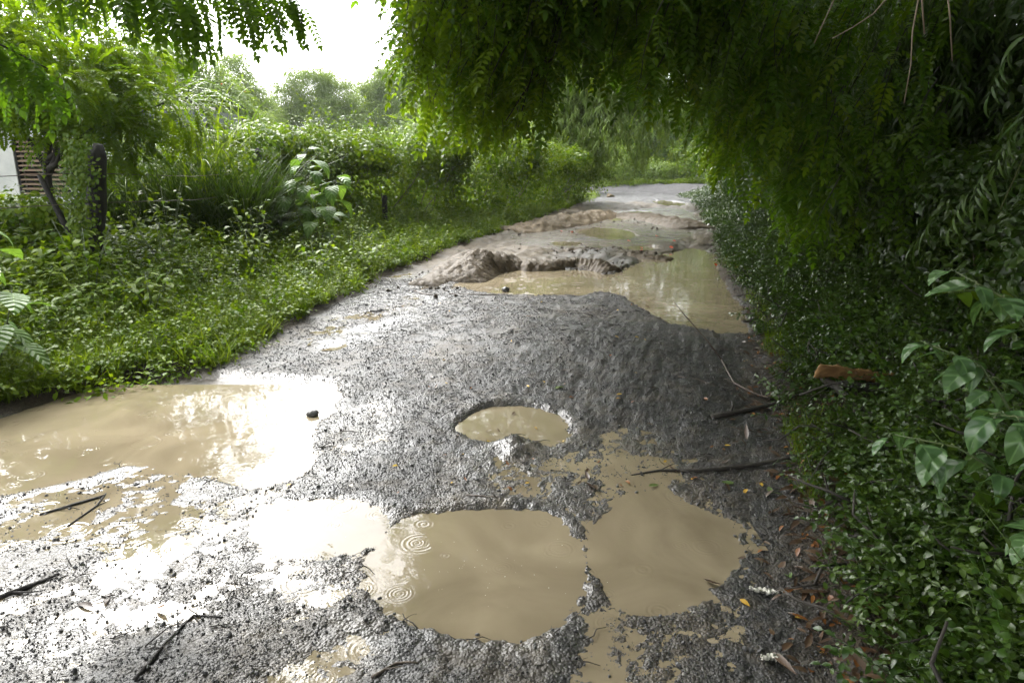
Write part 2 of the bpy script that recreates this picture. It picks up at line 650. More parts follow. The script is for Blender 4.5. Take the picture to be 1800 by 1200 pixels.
def make_tuft(n, h, W, spread, droop):
    mb = MB()
    for i in range(n):
        a = U(0, 6.283)
        p = Vector((U(-.03, .03), U(-.03, .03), 0))
        d = Vector((math.cos(a) * spread * U(.2, 1), math.sin(a) * spread * U(.2, 1), 1))
        V, F = leaf(h * U(.5, 1.1), W, 'grass', 5, .25, U(*droop))
        mb.add(V, F, lookm(p, d, (-math.cos(a), -math.sin(a), .5)))
    return mb


for _ in range(3):
    proto('grass_tuft', make_tuft(12, .17, .0055, .6, (.2, .9)), 'grass')
    proto('reed_tuft', make_tuft(9, 1.35, .019, .32, (.3, 1.3)), 'grass')
    proto('shaded_reed', make_tuft(11, 1.45, .020, .26, (.3, 1.2)), 'shaded_grass')

def make_sprig(h, n, L, W, lean, kind='ovate', pair=True, segs=3):
    """an upright or trailing stem with leaves along it"""
    mb = MB()
    a0 = U(0, 6.283)
    ld = Vector((math.cos(a0), math.sin(a0), 0)) * lean
    pts = [Vector((0, 0, 0)) + ld * h * t * t + Vector((0, 0, h * t * (1 - .3 * lean * t))) for t in (0, .25, .5, .75, 1)]
    mb.tube(pts, .0016, 3)
    for i in range(n):
        f = (.25 + .75 * (i + 1) / n) * 4
        j = min(int(f), 3)
        p = pts[j].lerp(pts[j + 1], f - j)
        a = a0 + i * 1.57
        s = U(.65, 1.15) * (1.1 - .35 * i / n)
        for q in ((0, math.pi) if pair else (U(-.5, .5),)):
            y = Vector((math.cos(a + q), math.sin(a + q), U(-.2, .45)))
            V, F = leaf(L * s, W * s, kind, segs, .22, U(.1, .8), .03)
            mb.add(V, F, lookm(p, y, (U(-.3, .3), U(-.3, .3), 1)))
    return mb


for k in range(4):
    proto('cover_sprig', make_sprig(U(.10, .24), 5, .036, .018, U(.3, 1.1)), 'cover')
    proto('verge_sprig', make_sprig(U(.12, .30), 5, .045, .023, U(.2, 1.0)), 'verge')
    proto('trail_vine', make_sprig(U(.35, .6), 7, .062, .05, U(1.0, 1.5), 'heart', False, 6), 'vine')
    proto('bank_vine', make_sprig(U(.25, .45), 8, .05, .040, U(.8, 1.5), 'heart', False, 6), 'creeper')
for k in range(3):
    proto('lit_cluster', make_cluster(9, .14, .075, .05, 'ovate', 1, flat=.7), 'verge')

for k in range(3):
    V, F = leaf(U(.07, .11), U(.014, .024), 'lance', 5, U(.1, .6), U(-.5, .6))
    proto('litter', MB().add(V, F), 'dry')
for k in range(1):
    V, F = leaf(.05, .02, 'ovate', 4, .3, .4)
    proto('litter', MB().add(V, F), 'orange')


for k in range(4):
    pts = [Vector((0, 0, 0)), Vector((U(-.008, .008), .03, .004)), Vector((U(-.014, .014), .065, .002)), Vector((U(-.02, .02), .1, 0))]
    mb = MB().tube(pts, [.0028, .0025, .002, .0012], 4)
    if k % 2:
        mb.tube([pts[1], pts[1] + Vector((.018, .02, .008))], [.0018, .001], 3)
    proto('twiglet', mb, 'bark')
for _ in range(3):
    proto('plume_cluster', make_cluster(26, .42, .30, .045, 'lance', 1, droop=(.4, 1.3), flat=.5, segs=3), 'far_bamboo')


def make_stone(seed, mat='stone'):
    import bmesh
    bm = bmesh.new()
    bmesh.ops.create_icosphere(bm, subdivisions=1, radius=1)
    rr = np.random.default_rng(seed)
    sq = rr.uniform(.55, 1, 3)
    for v in bm.verts:
        v.co *= rr.uniform(.72, 1.12)
        v.co = Vector((v.co.x * sq[0], v.co.y * sq[1], v.co.z * sq[2] * .8))
    me = bpy.data.meshes.new('stone_shape')
    bm.to_mesh(me)
    bm.free()
    me.materials.append(M[mat])
    return me


for k in range(5):
    o = bpy.data.objects.new('stone_shape', make_stone(k + 5))
    PROTO.setdefault('stone', []).append(o)

for k in range(4):
    PROTO.setdefault('clod', []).append(bpy.data.objects.new('clod_shape', make_stone(k + 25, 'mud')))

PROTO['bubble'] = [bpy.data.objects.new('bubble_shape', make_stone(60, 'bubble'))]

_GN = {}


def gn_group(key):
    if key in _GN:
        return _GN[key]
    g = bpy.data.node_groups.new('scatter_' + key, 'GeometryNodeTree')
    g.interface.new_socket('Geometry', in_out='INPUT', socket_type='NodeSocketGeometry')
    g.interface.new_socket('Geometry', in_out='OUTPUT', socket_type='NodeSocketGeometry')
    gi, go = g.nodes.new('NodeGroupInput'), g.nodes.new('NodeGroupOutput')
    join = g.nodes.new('GeometryNodeJoinGeometry')
    for o in reversed(PROTO[key]):
        inf = g.nodes.new('GeometryNodeObjectInfo')
        inf.inputs['Object'].default_value = o
        ti = g.nodes.new('GeometryNodeGeometryToInstance')
        g.links.new(inf.outputs['Geometry'], ti.inputs[0])
        g.links.new(ti.outputs[0], join.inputs[0])
    iop = g.nodes.new('GeometryNodeInstanceOnPoints')

    def attr(name, typ):
        a = g.nodes.new('GeometryNodeInputNamedAttribute')
        a.data_type = typ
        a.inputs['Name'].default_value = name
        return next(s for s in a.outputs if s.enabled and s.name == 'Attribute')
    e = g.nodes.new('FunctionNodeEulerToRotation')
    g.links.new(attr('rot', 'FLOAT_VECTOR'), e.inputs[0])
    g.links.new(gi.outputs[0], iop.inputs['Points'])
    g.links.new(join.outputs[0], iop.inputs['Instance'])
    iop.inputs['Pick Instance'].default_value = True
    g.links.new(attr('pid', 'INT'), iop.inputs['Instance Index'])
    g.links.new(e.outputs[0], iop.inputs['Rotation'])
    g.links.new(attr('scl', 'FLOAT'), iop.inputs['Scale'])
    g.links.new(iop.outputs[0], go.inputs[0])
    _GN[key] = g
    return g


def unit(a):
    return a / np.maximum(np.linalg.norm(a, axis=1, keepdims=True), 1e-9)


def eulers(Yd, Zh):
    y = unit(Yd)
    x = np.cross(y, Zh)
    bad = np.linalg.norm(x, axis=1) < 1e-4
    x[bad] = np.cross(y[bad], np.array([1., .2, .1]))
    x = unit(x)
    z = np.cross(x, y)
    # columns x, y, z
    ry = -np.arcsin(np.clip(x[:, 2], -1, 1))
    rx = np.arctan2(y[:, 2], z[:, 2])
    rz = np.arctan2(x[:, 1], x[:, 0])
    return np.stack([rx, ry, rz], 1)


def scatter(name, key, P, Yd, Zh, S, parent=None, single=0, single_name=None, kind='stuff'):
    """repeats of a leaf shape: the ones that show largest become parts of their own, the rest one mass"""
    P, S = np.asarray(P, float), np.asarray(S, float)
    E = eulers(np.asarray(Yd, float), np.asarray(Zh, float))
    ids = RNG.integers(0, len(PROTO[key]), len(P))
    base = np.array(wpos(parent)) if parent else np.zeros(3)
    mask = np.ones(len(P), bool)
    if single:
        px, py, dep = project(P)
        inv = (px > -20) & (px < 1820) & (py > -20) & (py < 1220)
        score = np.where(inv, S / dep, -1)
        score[np.isnan(score)] = -1
        order = np.argsort(-score)[:single]
        order = [i for i in order if score[i] > 0]
        for i in order:
            o = link(single_name, PROTO[key][ids[i]].data, parent)
            o.location = P[i] - base
            o.rotation_euler = E[i]
            o.scale = (S[i],) * 3
            mask[i] = False
    if mask.sum() == 0:
        return None
    me = bpy.data.meshes.new(name)
    n = int(mask.sum())
    me.vertices.add(n)
    me.vertices.foreach_set('co', (P[mask] - base).astype(np.float32).ravel())
    me.attributes.new('rot', 'FLOAT_VECTOR', 'POINT').data.foreach_set('vector', E[mask].astype(np.float32).ravel())
    me.attributes.new('scl', 'FLOAT', 'POINT').data.foreach_set('value', S[mask].astype(np.float32))
    me.attributes.new('pid', 'INT', 'POINT').data.foreach_set('value', ids[mask].astype(np.int32))
    me.materials.append(PROTO[key][0].data.materials[0])
    o = link(name, me, parent)
    md = o.modifiers.new('scatter', 'NODES')
    md.node_group = gn_group(key)
    if kind:
        o['kind'] = kind
    return o


def rnd(n, a=-1.0, b=1.0):
    return RNG.uniform(a, b, (n, 3))


def lobes_points(lobes, n, shell=.55):
    """points in and near the skin of ellipsoids; returns points and outward directions"""
    C = np.array([l[0] for l in lobes], float)
    A = np.array([l[1] if hasattr(l[1], '__len__') else (l[1],) * 3 for l in lobes], float)
    wgt = np.prod(A, 1) ** (2 / 3)
    k = RNG.choice(len(lobes), n, p=wgt / wgt.sum())
    d = unit(RNG.normal(size=(n, 3)))
    r = shell + (1 - shell) * RNG.random(n) ** .6
    # ragged skin
    r = r * (1 + .22 * np.sin(d[:, 0] * 7 + k) * np.sin(d[:, 1] * 6 + 2 * k) + .12 * np.sin(d[:, 2] * 11 + k))
    return C[k] + d * A[k] * r[:, None], unit(d / A[k])


# ------------------------------------------------------------------ ground
LEFT = [(-4.9, -4), (-4.5, 1.5), (-4.0, 3.2), (-3.35, 4.2), (-2.75, 4.9), (-2.4, 5.3), (-2.2, 7.15), (-1.8, 10.3), (-1.1, 14), (-.15, 18), (1.4, 24), (3.2, 31), (4.3, 36)]
RIGHT = [(-.55, -4), (.45, 0), (1.07, 2.1), (1.75, 4.3), (2.56, 7.15), (3.3, 10.8), (4.3, 14.6), (5.2, 18), (6.9, 25), (8.6, 33)]
ROAD = smooth_poly(LEFT + [(2.2, 39.0), (-6, 42), (-6, 46.5), (2, 45.5), (6.5, 42.5), (8.9, 38)] + RIGHT[::-1], 2)
LY = np.array(LEFT)
RY = np.array(RIGHT)


def left_edge(y):
    return np.interp(y, LY[:, 1], LY[:, 0])


def right_edge(y):
    return np.interp(y, RY[:, 1], RY[:, 0])


POND = {
    'left': [gpoly([(-420, 700), (-100, 770), (0, 735), (60, 712), (180, 672), (280, 650), (350, 647), (450, 660), (580, 668), (608, 688), (590, 722), (556, 746), (545, 790), (555, 830), (500, 850), (420, 856), (330, 828), (230, 812), (130, 842), (0, 870), (-300, 930)])],
    'white': [gpoly([(436, 930), (455, 892), (560, 873), (660, 884), (697, 925), (650, 968), (560, 980), (470, 972)])],
    'main': [gpoly([(640, 985), (692, 910), (830, 890), (945, 893), (1012, 930), (1037, 1000), (1020, 1075), (948, 1123), (870, 1137), (780, 1117), (690, 1087), (652, 1040)]),
             gpoly([(1026, 960), (1068, 900), (1100, 866), (1200, 874), (1288, 930), (1303, 985), (1240, 1052), (1180, 1085), (1078, 1062), (1034, 1010)])],
    'small': [gpoly([(797, 742), (850, 714), (920, 708), (985, 728), (1013, 757), (985, 782), (935, 782), (905, 764), (868, 782), (815, 772)])],
    'right': [gpoly([(1040, 512), (1060, 485), (1130, 458), (1180, 441), (1252, 436), (1268, 480), (1325, 582), (1290, 592), (1200, 578), (1150, 562), (1110, 526), (1075, 514)]),
              gpoly([(800, 503), (850, 480), (940, 470), (1050, 478), (1070, 505), (1040, 520), (960, 520), (850, 516)])],
    'far': [gpoly([(1000, 404), (1060, 399), (1118, 406), (1118, 420), (1060, 422), (1030, 412)]),
            gpoly([(1085, 434), (1140, 430), (1162, 440), (1110, 446)]),
            gpoly([(960, 425), (1010, 424), (1030, 430), (980, 434)]),
            gpoly([(1065, 384), (1100, 381), (1108, 387), (1075, 389)]),
            gpoly([(1100, 372), (1145, 371), (1145, 375), (1105, 377)]),
            gpoly([(1140, 351), (1200, 355), (1212, 362), (1160, 361)])],
}
FILM = [(gpoly([(-420, 900), (0, 866), (230, 808), (400, 845), (500, 800), (620, 700), (690, 700), (690, 760), (600, 850), (460, 895), (432, 960), (540, 992), (640, 985), (640, 1060), (560, 1080), (450, 1110), (300, 1090), (150, 1150), (60, 1260), (-300, 1400)]), .0),
        (gpoly([(810, 800), (870, 778), (1000, 770), (1110, 742), (1190, 800), (1210, 880), (1040, 970), (960, 895), (850, 865)]), -.0015),
        (gpoly([(980, 1230), (1030, 1080), (1150, 1070), (1240, 1045), (1260, 1110), (1190, 1230)]), -.003),
        (gpoly([(560, 1090), (680, 1100), (620, 1250), (380, 1300)]), .003),
        (gpoly([(620, 500), (800, 470), (800, 520), (700, 590), (560, 620), (560, 580)]), .003),
        (gpoly([(1000, 380), (1210, 360), (1240, 420), (1060, 440), (900, 440), (900, 400)]), .004)]


def ground_h(x, y, want=False):
    x, y = np.asarray(x, float), np.asarray(y, float)
    d = sdf(ROAD, x, y, None)
    d = d + fbm(x, y, 1.3, 3) * .25 * np.clip(y * .15, .3, 1.2)
    cen = np.where(y < 36, .5 * (left_edge(y) + right_edge(y)), 3.0)
    left = x < cen
    trk = x - .295 * y
    road = .010 + fbm(x, y, .7, 3) * .018 * np.clip(y * .3, .6, 1.8) + fbm(x, y, 6, 3) * .012 + .006 * fbm(x, y, 40, 2) + .014 * fbm(trk * 3.4, y * .45, 1, 3) + .006 * fbm(trk * 15, y * 1.6, 1, 2)
    road = road + .085 * np.exp(-(((x - .35) / 1.25) ** 2 + ((y - 6.3) / 1.5) ** 2))
    road = road + sstep(8, 13, y) * (.03 * (fbm(x, y, 1.1, 3) + .3) + .05 * fbm(trk * 2.6, y * .33, 1, 3) + .06 * fbm(x, y, 2.6, 3) + .03 * fbm(x, y, 7, 2))
    grit = .0105 * fbm(x, y, 26, 3, .6) + .006 * fbm(x, y, 75, 2)
    z = road + grit * 0.8
    # thin films: ground just at water level, chips standing out
    for p, lv in FILM:
        s = sdf(p, x, y, .6)
        k = sstep(.14, -.10, s + fbm(x, y, 5, 2) * .12)
        flat = .0015 + lv + fbm(x, y, 3.2, 3) * .012 + grit * .75
        z = z * (1 - k) + flat * k
    pond = np.full(x.shape, 9.0)
    for polys in POND.values():
        for p in polys:
            pond = np.minimum(pond, sdf(p, x, y, .8))
    wob = pond + (fbm(x, y, 9, 3) * .040 + fbm(x, y, 3, 2) * .03) * np.clip(y * .25, .6, 2.5) + fbm(x, y, 32, 3) * .026
    # gravel piled a little round each hole, then a steep lip
    hx, hy = gnd(905, 787)
    z = z + .05 * np.exp(-((x - hx) ** 2 + (y - hy) ** 2) / .012) * (1 + 1.5 * fbm(x, y, 12, 3))
    z = z + .006 * np.exp(-((wob - .06) / .06) ** 2) * (fbm(x, y, 2.5, 2) + .35)
    k = sstep(.035, -.09, wob)
    z = z * (1 - k) + (-.045 + .02 * fbm(x, y, 4, 2)) * k
    # verges
    dl = np.where(left, np.maximum(d, 0), 0)
    drr = np.where(left, 0, np.maximum(d, 0))
    z = z + (.30 * sstep(0, 2.4, dl) + .04 * sstep(0, .25, dl) + .05 * fbm(x, y, 1.5, 3) * sstep(.1, .8, dl)) * np.where(y > 36, .3, 1)
    z = z + (.05 * sstep(0, .2, drr) + .30 * sstep(.1, 1.3, drr) + 1.0 * sstep(1.0, 4.2, drr) + .08 * fbm(x, y, 1.5, 3) * sstep(.1, .8, drr)) * np.where(y > 38, .3, 1)
    if not want:
        return z
    soil = sstep(-.10, .12, d + fbm(x, y, 5, 2) * .12)
    lr = (x - left_edge(y)) / np.maximum(right_edge(y) - left_edge(y), .5)
    mud = sstep(8.5, 12.5, y) * sstep(.75, .15, lr + fbm(x, y, .8, 3) * .7) * .9 + .95 * sstep(10, 16, y) * (.8 + fbm(x, y, 1.2, 3))
    wet = sstep(.10, -.02, pond) * .22
    for p, lv in FILM[:4]:
        wet = np.maximum(wet, .25 * sstep(.1, -.1, sdf(p, x, y, .6)))
    mud = np.clip(np.maximum(mud, wet + .25 * fbm(x, y, 2, 3)), 0, 1)
    tar = sstep(29, 31.5, y + fbm(x, y, .6, 2) * 3)
    film = .9 * sstep(.16, -.02, pond)
    for p, lv in FILM:
        film = np.maximum(film, sstep(.2, -.1, sdf(p, x, y, .6)))
    film = np.maximum(film, .2 * sstep(12, 16, y) * sstep(-.1, .25, fbm(x, y, .9, 3)))
    film = film * (.55 + .45 * sstep(-.25, .15, fbm(x, y, 4, 3)))
    mud = np.clip(mud + .3 * sstep(.12, .45, fbm(trk * 2.2, y * .7, 1, 3)), 0, 1)
    return z, soil, mud * (1 - tar), tar, film


rows = [-5.0]
while rows[-1] < 1000:
    y = rows[-1]
    if y < 1.3:
        s = .09
    elif y < 14:
        s = max(.0085, min(.055, .0020 * y * y))
    elif y < 45:
        s = .055 + (y - 14) * .012
    else:
        s = .45 * (y / 45) ** 2.2
    rows.append(y + s)
rows = np.array(rows)
NC = 620
sv = np.linspace(-1, 1, NC)
sv = .40 * sv + .60 * np.sign(sv) * np.abs(sv) ** 2.6
hw = 4.5 + 1.05 * np.maximum(rows, 0)
Xg = .2 * np.clip(rows, 0, 30)[:, None] + sv[None, :] * hw[:, None]
Yg = np.repeat(rows[:, None], NC, 1)
Zg, a_soil, a_mud, a_tar, a_film = ground_h(Xg.ravel(), Yg.ravel(), True)
idx = np.arange(len(rows) * NC).reshape(len(rows), NC)
Fg = np.stack([idx[:-1, :-1], idx[:-1, 1:], idx[1:, 1:], idx[1:, :-1]], -1).reshape(-1, 4)
me = mesh_np('ground', np.stack([Xg.ravel(), Yg.ravel(), Zg], 1), Fg, M['ground'])
for nm, a in (('soil', a_soil), ('mud', a_mud), ('tar', a_tar), ('film', a_film)):
    me.attributes.new(nm, 'FLOAT', 'POINT').data.foreach_set('value', a.astype(np.float32))
ground = link('ground', me)
ground['kind'] = 'structure'


def gz(x, y):
    return ground_h(np.atleast_1d(x), np.atleast_1d(y))


def gz1(x, y):
    return float(gz(x, y)[0])


# muddy water: one flat sheet per pool, cut a little inside its banks
xs = np.arange(-5.2, 3.2, .03)
ys = np.arange(.9, 4.9, .03)


def water_grid(xs, ys, groups, films=(), ext=.10):
    X, Y = np.meshgrid(xs, ys)
    D = []
    for g in groups:
        d = np.full(X.shape, 9.0)
        for p in g:
            d = np.minimum(d, sdf(p, X, Y, 1.5))
        D.append(d)
    D = np.array(D)
    for fi, gi in films:
        D[gi] = np.minimum(D[gi], sdf(FILM[fi][0], X, Y, 1.5))
    best = D.argmin(0)
    m = D.min(0)
    out = []
    idx = np.arange(X.size).reshape(X.shape)
    for gi in range(len(groups)):
        ok = (best[:-1, :-1] == gi) & (m[:-1, :-1] < ext)
        F = np.stack([idx[:-1, :-1], idx[:-1, 1:], idx[1:, 1:], idx[1:, :-1]], -1)[ok]
        if len(F) == 0:
            continue
        u, inv = np.unique(F, return_inverse=True)
        V = np.stack([X.ravel()[u], Y.ravel()[u], np.zeros(len(u))], 1)
        out.append((V, inv.reshape(-1, 4)))
    return out


pools = water_grid(xs, ys, [POND['left'], POND['white'], POND['main'], POND['small']], [(0, 0), (1, 2), (2, 2), (3, 1)])
pools += water_grid(np.arange(-2.6, 4.2, .06), np.arange(5.8, 14.5, .06), [POND['right'], ], [(4, 0)], .12)
pools += water_grid(np.arange(-1, 9, .15), np.arange(13.2, 33, .15), [[p] for p in POND['far']], [], .25)
for V, F in pools:
    o = link('puddle', mesh_np('puddle', V, F, M['water']))
    o['kind'] = 'structure'

# loose wet stone chips on the road
n = 260000
d = 1.25 + 8.5 * RNG.random(n) ** 1.7
x = left_edge(d) + (right_edge(d) + .25 - left_edge(d)) * RNG.random(n)
px, py, dep = project(np.stack([x, d, 0 * x], 1))
z = ground_h(x, d)
clump = fbm(x, d, 3.5, 3) + fbm(x, d, 14, 2) * .6
ok = (z > -.007) & (px > -60) & (px < 1860) & (clump > -.45 + .35 * RNG.random(n))
x, y, z = x[ok], d[ok], z[ok]
s = .0021 + .0030 * RNG.random(len(x)) ** 2.5
s[RNG.random(len(x)) < .012] *= 2.4
s *= 1 + .10 * (y - 1.2)
scatter('gravel', 'stone', np.stack([x, y, z + s * .25], 1), rnd(len(x)), rnd(len(x)), s)
n = 5200
d = 1.3 + 4.5 * RNG.random(n) ** 1.5
x = left_edge(d) + (right_edge(d) + .1 - left_edge(d)) * RNG.random(n) ** 1.15
z = ground_h(x, d)
ok = (z > -.010) & (fbm(x, d, 2.3, 3) > -.15)
x, d, z = x[ok], d[ok], z[ok]
s = .0055 + .008 * RNG.random(len(x)) ** 3
scatter('pebbles', 'stone', np.stack([x, d, np.maximum(z, -.003) + s * .3], 1), rnd(len(x)), rnd(len(x)), s)

# ------------------------------------------------------------------ mud thrown up by wheels
def mud_bank(name, path, wid, hei, mat, lug=0.0, seed=0, cell=.03):
    """a ridge of mud along a line, tyre lugs pressed across it"""
    path = np.array(path, float)
    seg = np.concatenate([[0], np.cumsum(np.linalg.norm(np.diff(path, axis=0), axis=1))])
    n = max(12, int(seg[-1] / cell))
    m = int(wid * 2 / cell)
    u = np.linspace(0, seg[-1], n)
    px, py = np.interp(u, seg, path[:, 0]), np.interp(u, seg, path[:, 1])
    k = max(3, n // 12)
    ker = np.ones(k) / k
    pad = lambda a: np.convolve(np.pad(a, k, mode='edge'), ker, 'same')[k:-k]
    px, py = pad(px), pad(py)
    tx, ty = np.gradient(px), np.gradient(py)
    l = np.hypot(tx, ty)
    nx, ny = -ty / l, tx / l
    v = np.linspace(-1, 1, m)
    hh = np.interp(u / seg[-1], np.linspace(0, 1, len(hei)), hei)
    X = px[:, None] + nx[:, None] * v[None] * wid
    Y = py[:, None] + ny[:, None] * v[None] * wid
    cross = np.clip(1 - np.abs(v) ** 1.7, 0, 1)[None]
    ends = np.clip(np.minimum(u, seg[-1] - u) / .15, 0, 1)[:, None]
    Z = hh[:, None] * cross * ends * (1 + .4 * fbm(X, Y, 2.2, 3)) + (.10 if mat == 'clay' else .045) * fbm(X * 1.3 + seed, Y, 5 if mat == 'clay' else 9, 4, .6) * ends * cross ** .4
    if lug:
        saw = ((u[:, None] + v[None] * wid * .5) / .085) % 1
        Z -= lug * sstep(.15, .5, saw) * sstep(1.0, .7, saw) * sstep(-.95, -.2, -np.abs(v + .25))[None] * cross * ends
    Z = Z + .02 - .16 * (1 - cross * ends) ** 2
    idx = np.arange(n * m).reshape(n, m)
    F = np.stack([idx[:-1, :-1], idx[1:, :-1], idx[1:, 1:], idx[:-1, 1:]], -1).reshape(-1, 4)
    V = np.stack([X, Y, Z], -1).reshape(-1, 3)
    o = link(name, mesh_np(name, V, F, M[mat]))
    o['kind'] = 'structure'
    return o


def path(*p):
    return [gnd(a, b) for a, b in p]


mud_bank('mud_mound', path((800, 498), (838, 478), (880, 470), (925, 468)), .52, [.08, .20, .30, .24, .10], 'mud', .04, 1, .025)
mud_bank('mud_rut', path((905, 474), (960, 473), (1010, 468), (1050, 472), (1085, 480)), .30, [.10, .13, .16, 0.12, .13, .04], 'mud', .028, 2, .022)
mud_bank('mud_rut', path((735, 505), (770, 492), (800, 470), (830, 448)), .35, [.03, .10, .14, .07], 'mud', .0, 3)
mud_bank('mud_bank', path((885, 408), (930, 404), (980, 396), (1030, 386), (1062, 376)), .85, [.08, .18, .24, .16, .18, .08], 'clay', .03, 4, .05)
mud_bank('mud_bank', path((1090, 378), (1140, 384), (1200, 396), (1225, 404)), .8, [.05, .14, .10, .16, .04], 'mud', .02, 5, .05)
mud_bank('mud_bank', path((985, 440), (1040, 440), (1120, 452), (1190, 458)), .28, [.02, .04, .03, .05, .02], 'mud', .02, 6, .03)

# crumbs and clods of mud round the heaps and over the far road
n = 1500
c = np.array([gnd(a, b) for a, b in ((830, 480), (880, 472), (960, 474), (1050, 474), (760, 500), (930, 404), (1000, 392), (1050, 380), (1150, 388), (1210, 400), (1120, 448), (1000, 440))])
k = RNG.integers(0, len(c), n)
sp = np.where(c[k, 1] > 14, 1.0, .42)
x = c[k, 0] + RNG.normal(size=n) * sp
y = c[k, 1] + RNG.normal(size=n) * sp
z = ground_h(x, y)
ok = (z > -.01) & (x > left_edge(y) - .2) & (x < right_edge(y))
x, y, z = x[ok], y[ok], z[ok]
s = (.008 + .030 * RNG.random(len(x)) ** 4) * (1 + .02 * y)
scatter('mud_clods', 'clod', np.stack([x, y, z + s * .3], 1), rnd(len(x)), rnd(len(x)), s)


# ------------------------------------------------------------------ house and shed behind the hedge
hs_ = thing('house', 'pale painted house wall with a louvred window, half hidden by leaves at left', 'house', (-11, 14.5, .3))
mb = MB()
mb.box((-14.60, 12, .2), (-8.46, 13, 3.1))
mb.box((-7.46, 12, .2), (-7.15, 13, 3.1))
mb.box((-8.46, 12, .2), (-7.46, 12.2, 1.06))
mb.box((-8.46, 12, 2.04), (-7.46, 12.2, 3.1))
part('wall', mb, M['wall'], hs_, False)
part('roof', MB().box((-15.00, 11.6, 3.1), (-7.00, 13.4, 3.24)), M['roof'], hs_, False)
part('room_shade_panel', MB().box((-8.46, 12.22, 1.0), (-7.46, 12.26, 2.1)), M['dark'], hs_, False)  # thin dark sheet, paints the unlit inside behind the slats
mb = MB()
for lo, hi in (((-8.46, 12.02, 1.06), (-8.42, 12.12, 2.04)), ((-7.50, 12.02, 1.06), (-7.46, 12.12, 2.04)), ((-8.42, 12.02, 1.06), (-7.50, 12.12, 1.09)), ((-8.42, 12.02, 2.01), (-7.50, 12.12, 2.04))):
    mb.box(lo, hi)
win = part('window', mb, M['dark'], hs_, False)
sl = MB().box((-.455, -.04, -.011), (.455, .04, .011)).mesh('slat', M['slat'], False)
for k in range(12):
    o = link('slat', sl, win)
    o.location = Vector((-7.96, 12.055, 1.125 + k * .0775)) - wpos(win)
    o.rotation_euler = (R(12 + U(-4, 4)), 0, R(U(-.4, .4)))

sh = thing('shed', 'low shed with grey blue sheet roof and pale eave behind the tall grass', 'shed', (-8.4, 19.5, .3))
part('wall', MB().box((-9.6, 18.2, .2), (-7.7, 20, 2.6)), M['roof'], sh, False)
part('roof', MB().box((-9.7, 17.9, 2.6), (-7.6, 20.2, 2.93)), M['roof'], sh, False)
part('eave', MB().box((-9.8, 17.86, 2.94), (-7.55, 18.3, 3.0)), M['pale_roof'], sh, False)


# ------------------------------------------------------------------ plant builders 
def limb(p0, p1, n=6, sag=0.0, jit=.08):
    p0, p1 = Vector(p0), Vector(p1)
    L = (p1 - p0).length
    out = []
    for i in range(n + 1):
        t = i / n
        p = p0.lerp(p1, t)
        if 0 < i < n:
            p += Vector((U(-1, 1), U(-1, 1), U(-1, 1))) * jit * L * .5
        p.z += sag * L * 4 * t * (1 - t)
        out.append(p)
    return out


def tree(name, label, cat, base, lobes, n, key, trunk_r, scale=1.0, group=None, bark='bark', hang=.2, shell=.5, trunk_parts=True, nlimb=8, single=0):
    root = thing(name, label, cat, base, group)
    base = Vector(base)
    top = Vector(lobes[0][0])
    mid = base.lerp(top, .55)
    mb = MB().tube(limb(base, mid, 5, 0, .04), [trunk_r * (1 - .08 * i) for i in range(6)], 9, .12)
    part('trunk', mb, M[bark], root)
    for l in lobes[:nlimb]:
        e = Vector(l[0])
        pts = limb(mid + Vector((0, 0, U(-.1, .05) * (mid - base).length)), e, 5, .03, .1)
        part('branch', MB().tube(pts, [trunk_r * .55 * (1 - .16 * i) for i in range(6)], 6, .1), M[bark], root)
    P, D = lobes_points(lobes, n, shell)
    Y = D + rnd(n) * .55 + np.array([0, 0, -hang])
    Z = D * .5 + np.array([0, 0, .9]) + rnd(n) * .4
    S = scale * RNG.uniform(.7, 1.2, n)
    if key in ('tree_cluster', 'far_cluster', 'vine_cluster', 'shrub_cluster', 'cover_cluster'):
        Y, Z = Z, Z        # clusters: local Z looks out
        Z = D * .8 + np.array([0, 0, .6]) + rnd(n) * .35
        Y = np.cross(Z, rnd(n))
    scatter('crown', key, P, Y, Z, S, root, single, 'leaf_spray')
    return root


def hedge_lobes(x, y, z0, r, h):
    fx, fy = .55, -.75                      # towards the road
    L_ = [((x - fx * .35, y - fy * .35, z0 + h * .40), (r * .72, r * .70, h * .44))]
    for k in range(9):
        u = U(-.95, .95)
        L_.append(((x + u * r * .75 + fx * U(.0, .35) * r, y + u * r * .55 + fy * U(0, .35) * r, z0 + h * U(.58, .95)), (r * U(.22, .45), r * U(.25, .45), h * U(.09, .19))))
    for k in range(1):
        u = U(-.9, .9)
        L_.append(((x + u * r * .7 + fx * .25 * r, y + u * r * .5 + fy * .3 * r, z0 + h * U(.12, .3)), (r * U(.2, .35), r * U(.2, .35), h * U(.10, .18))))
    return L_


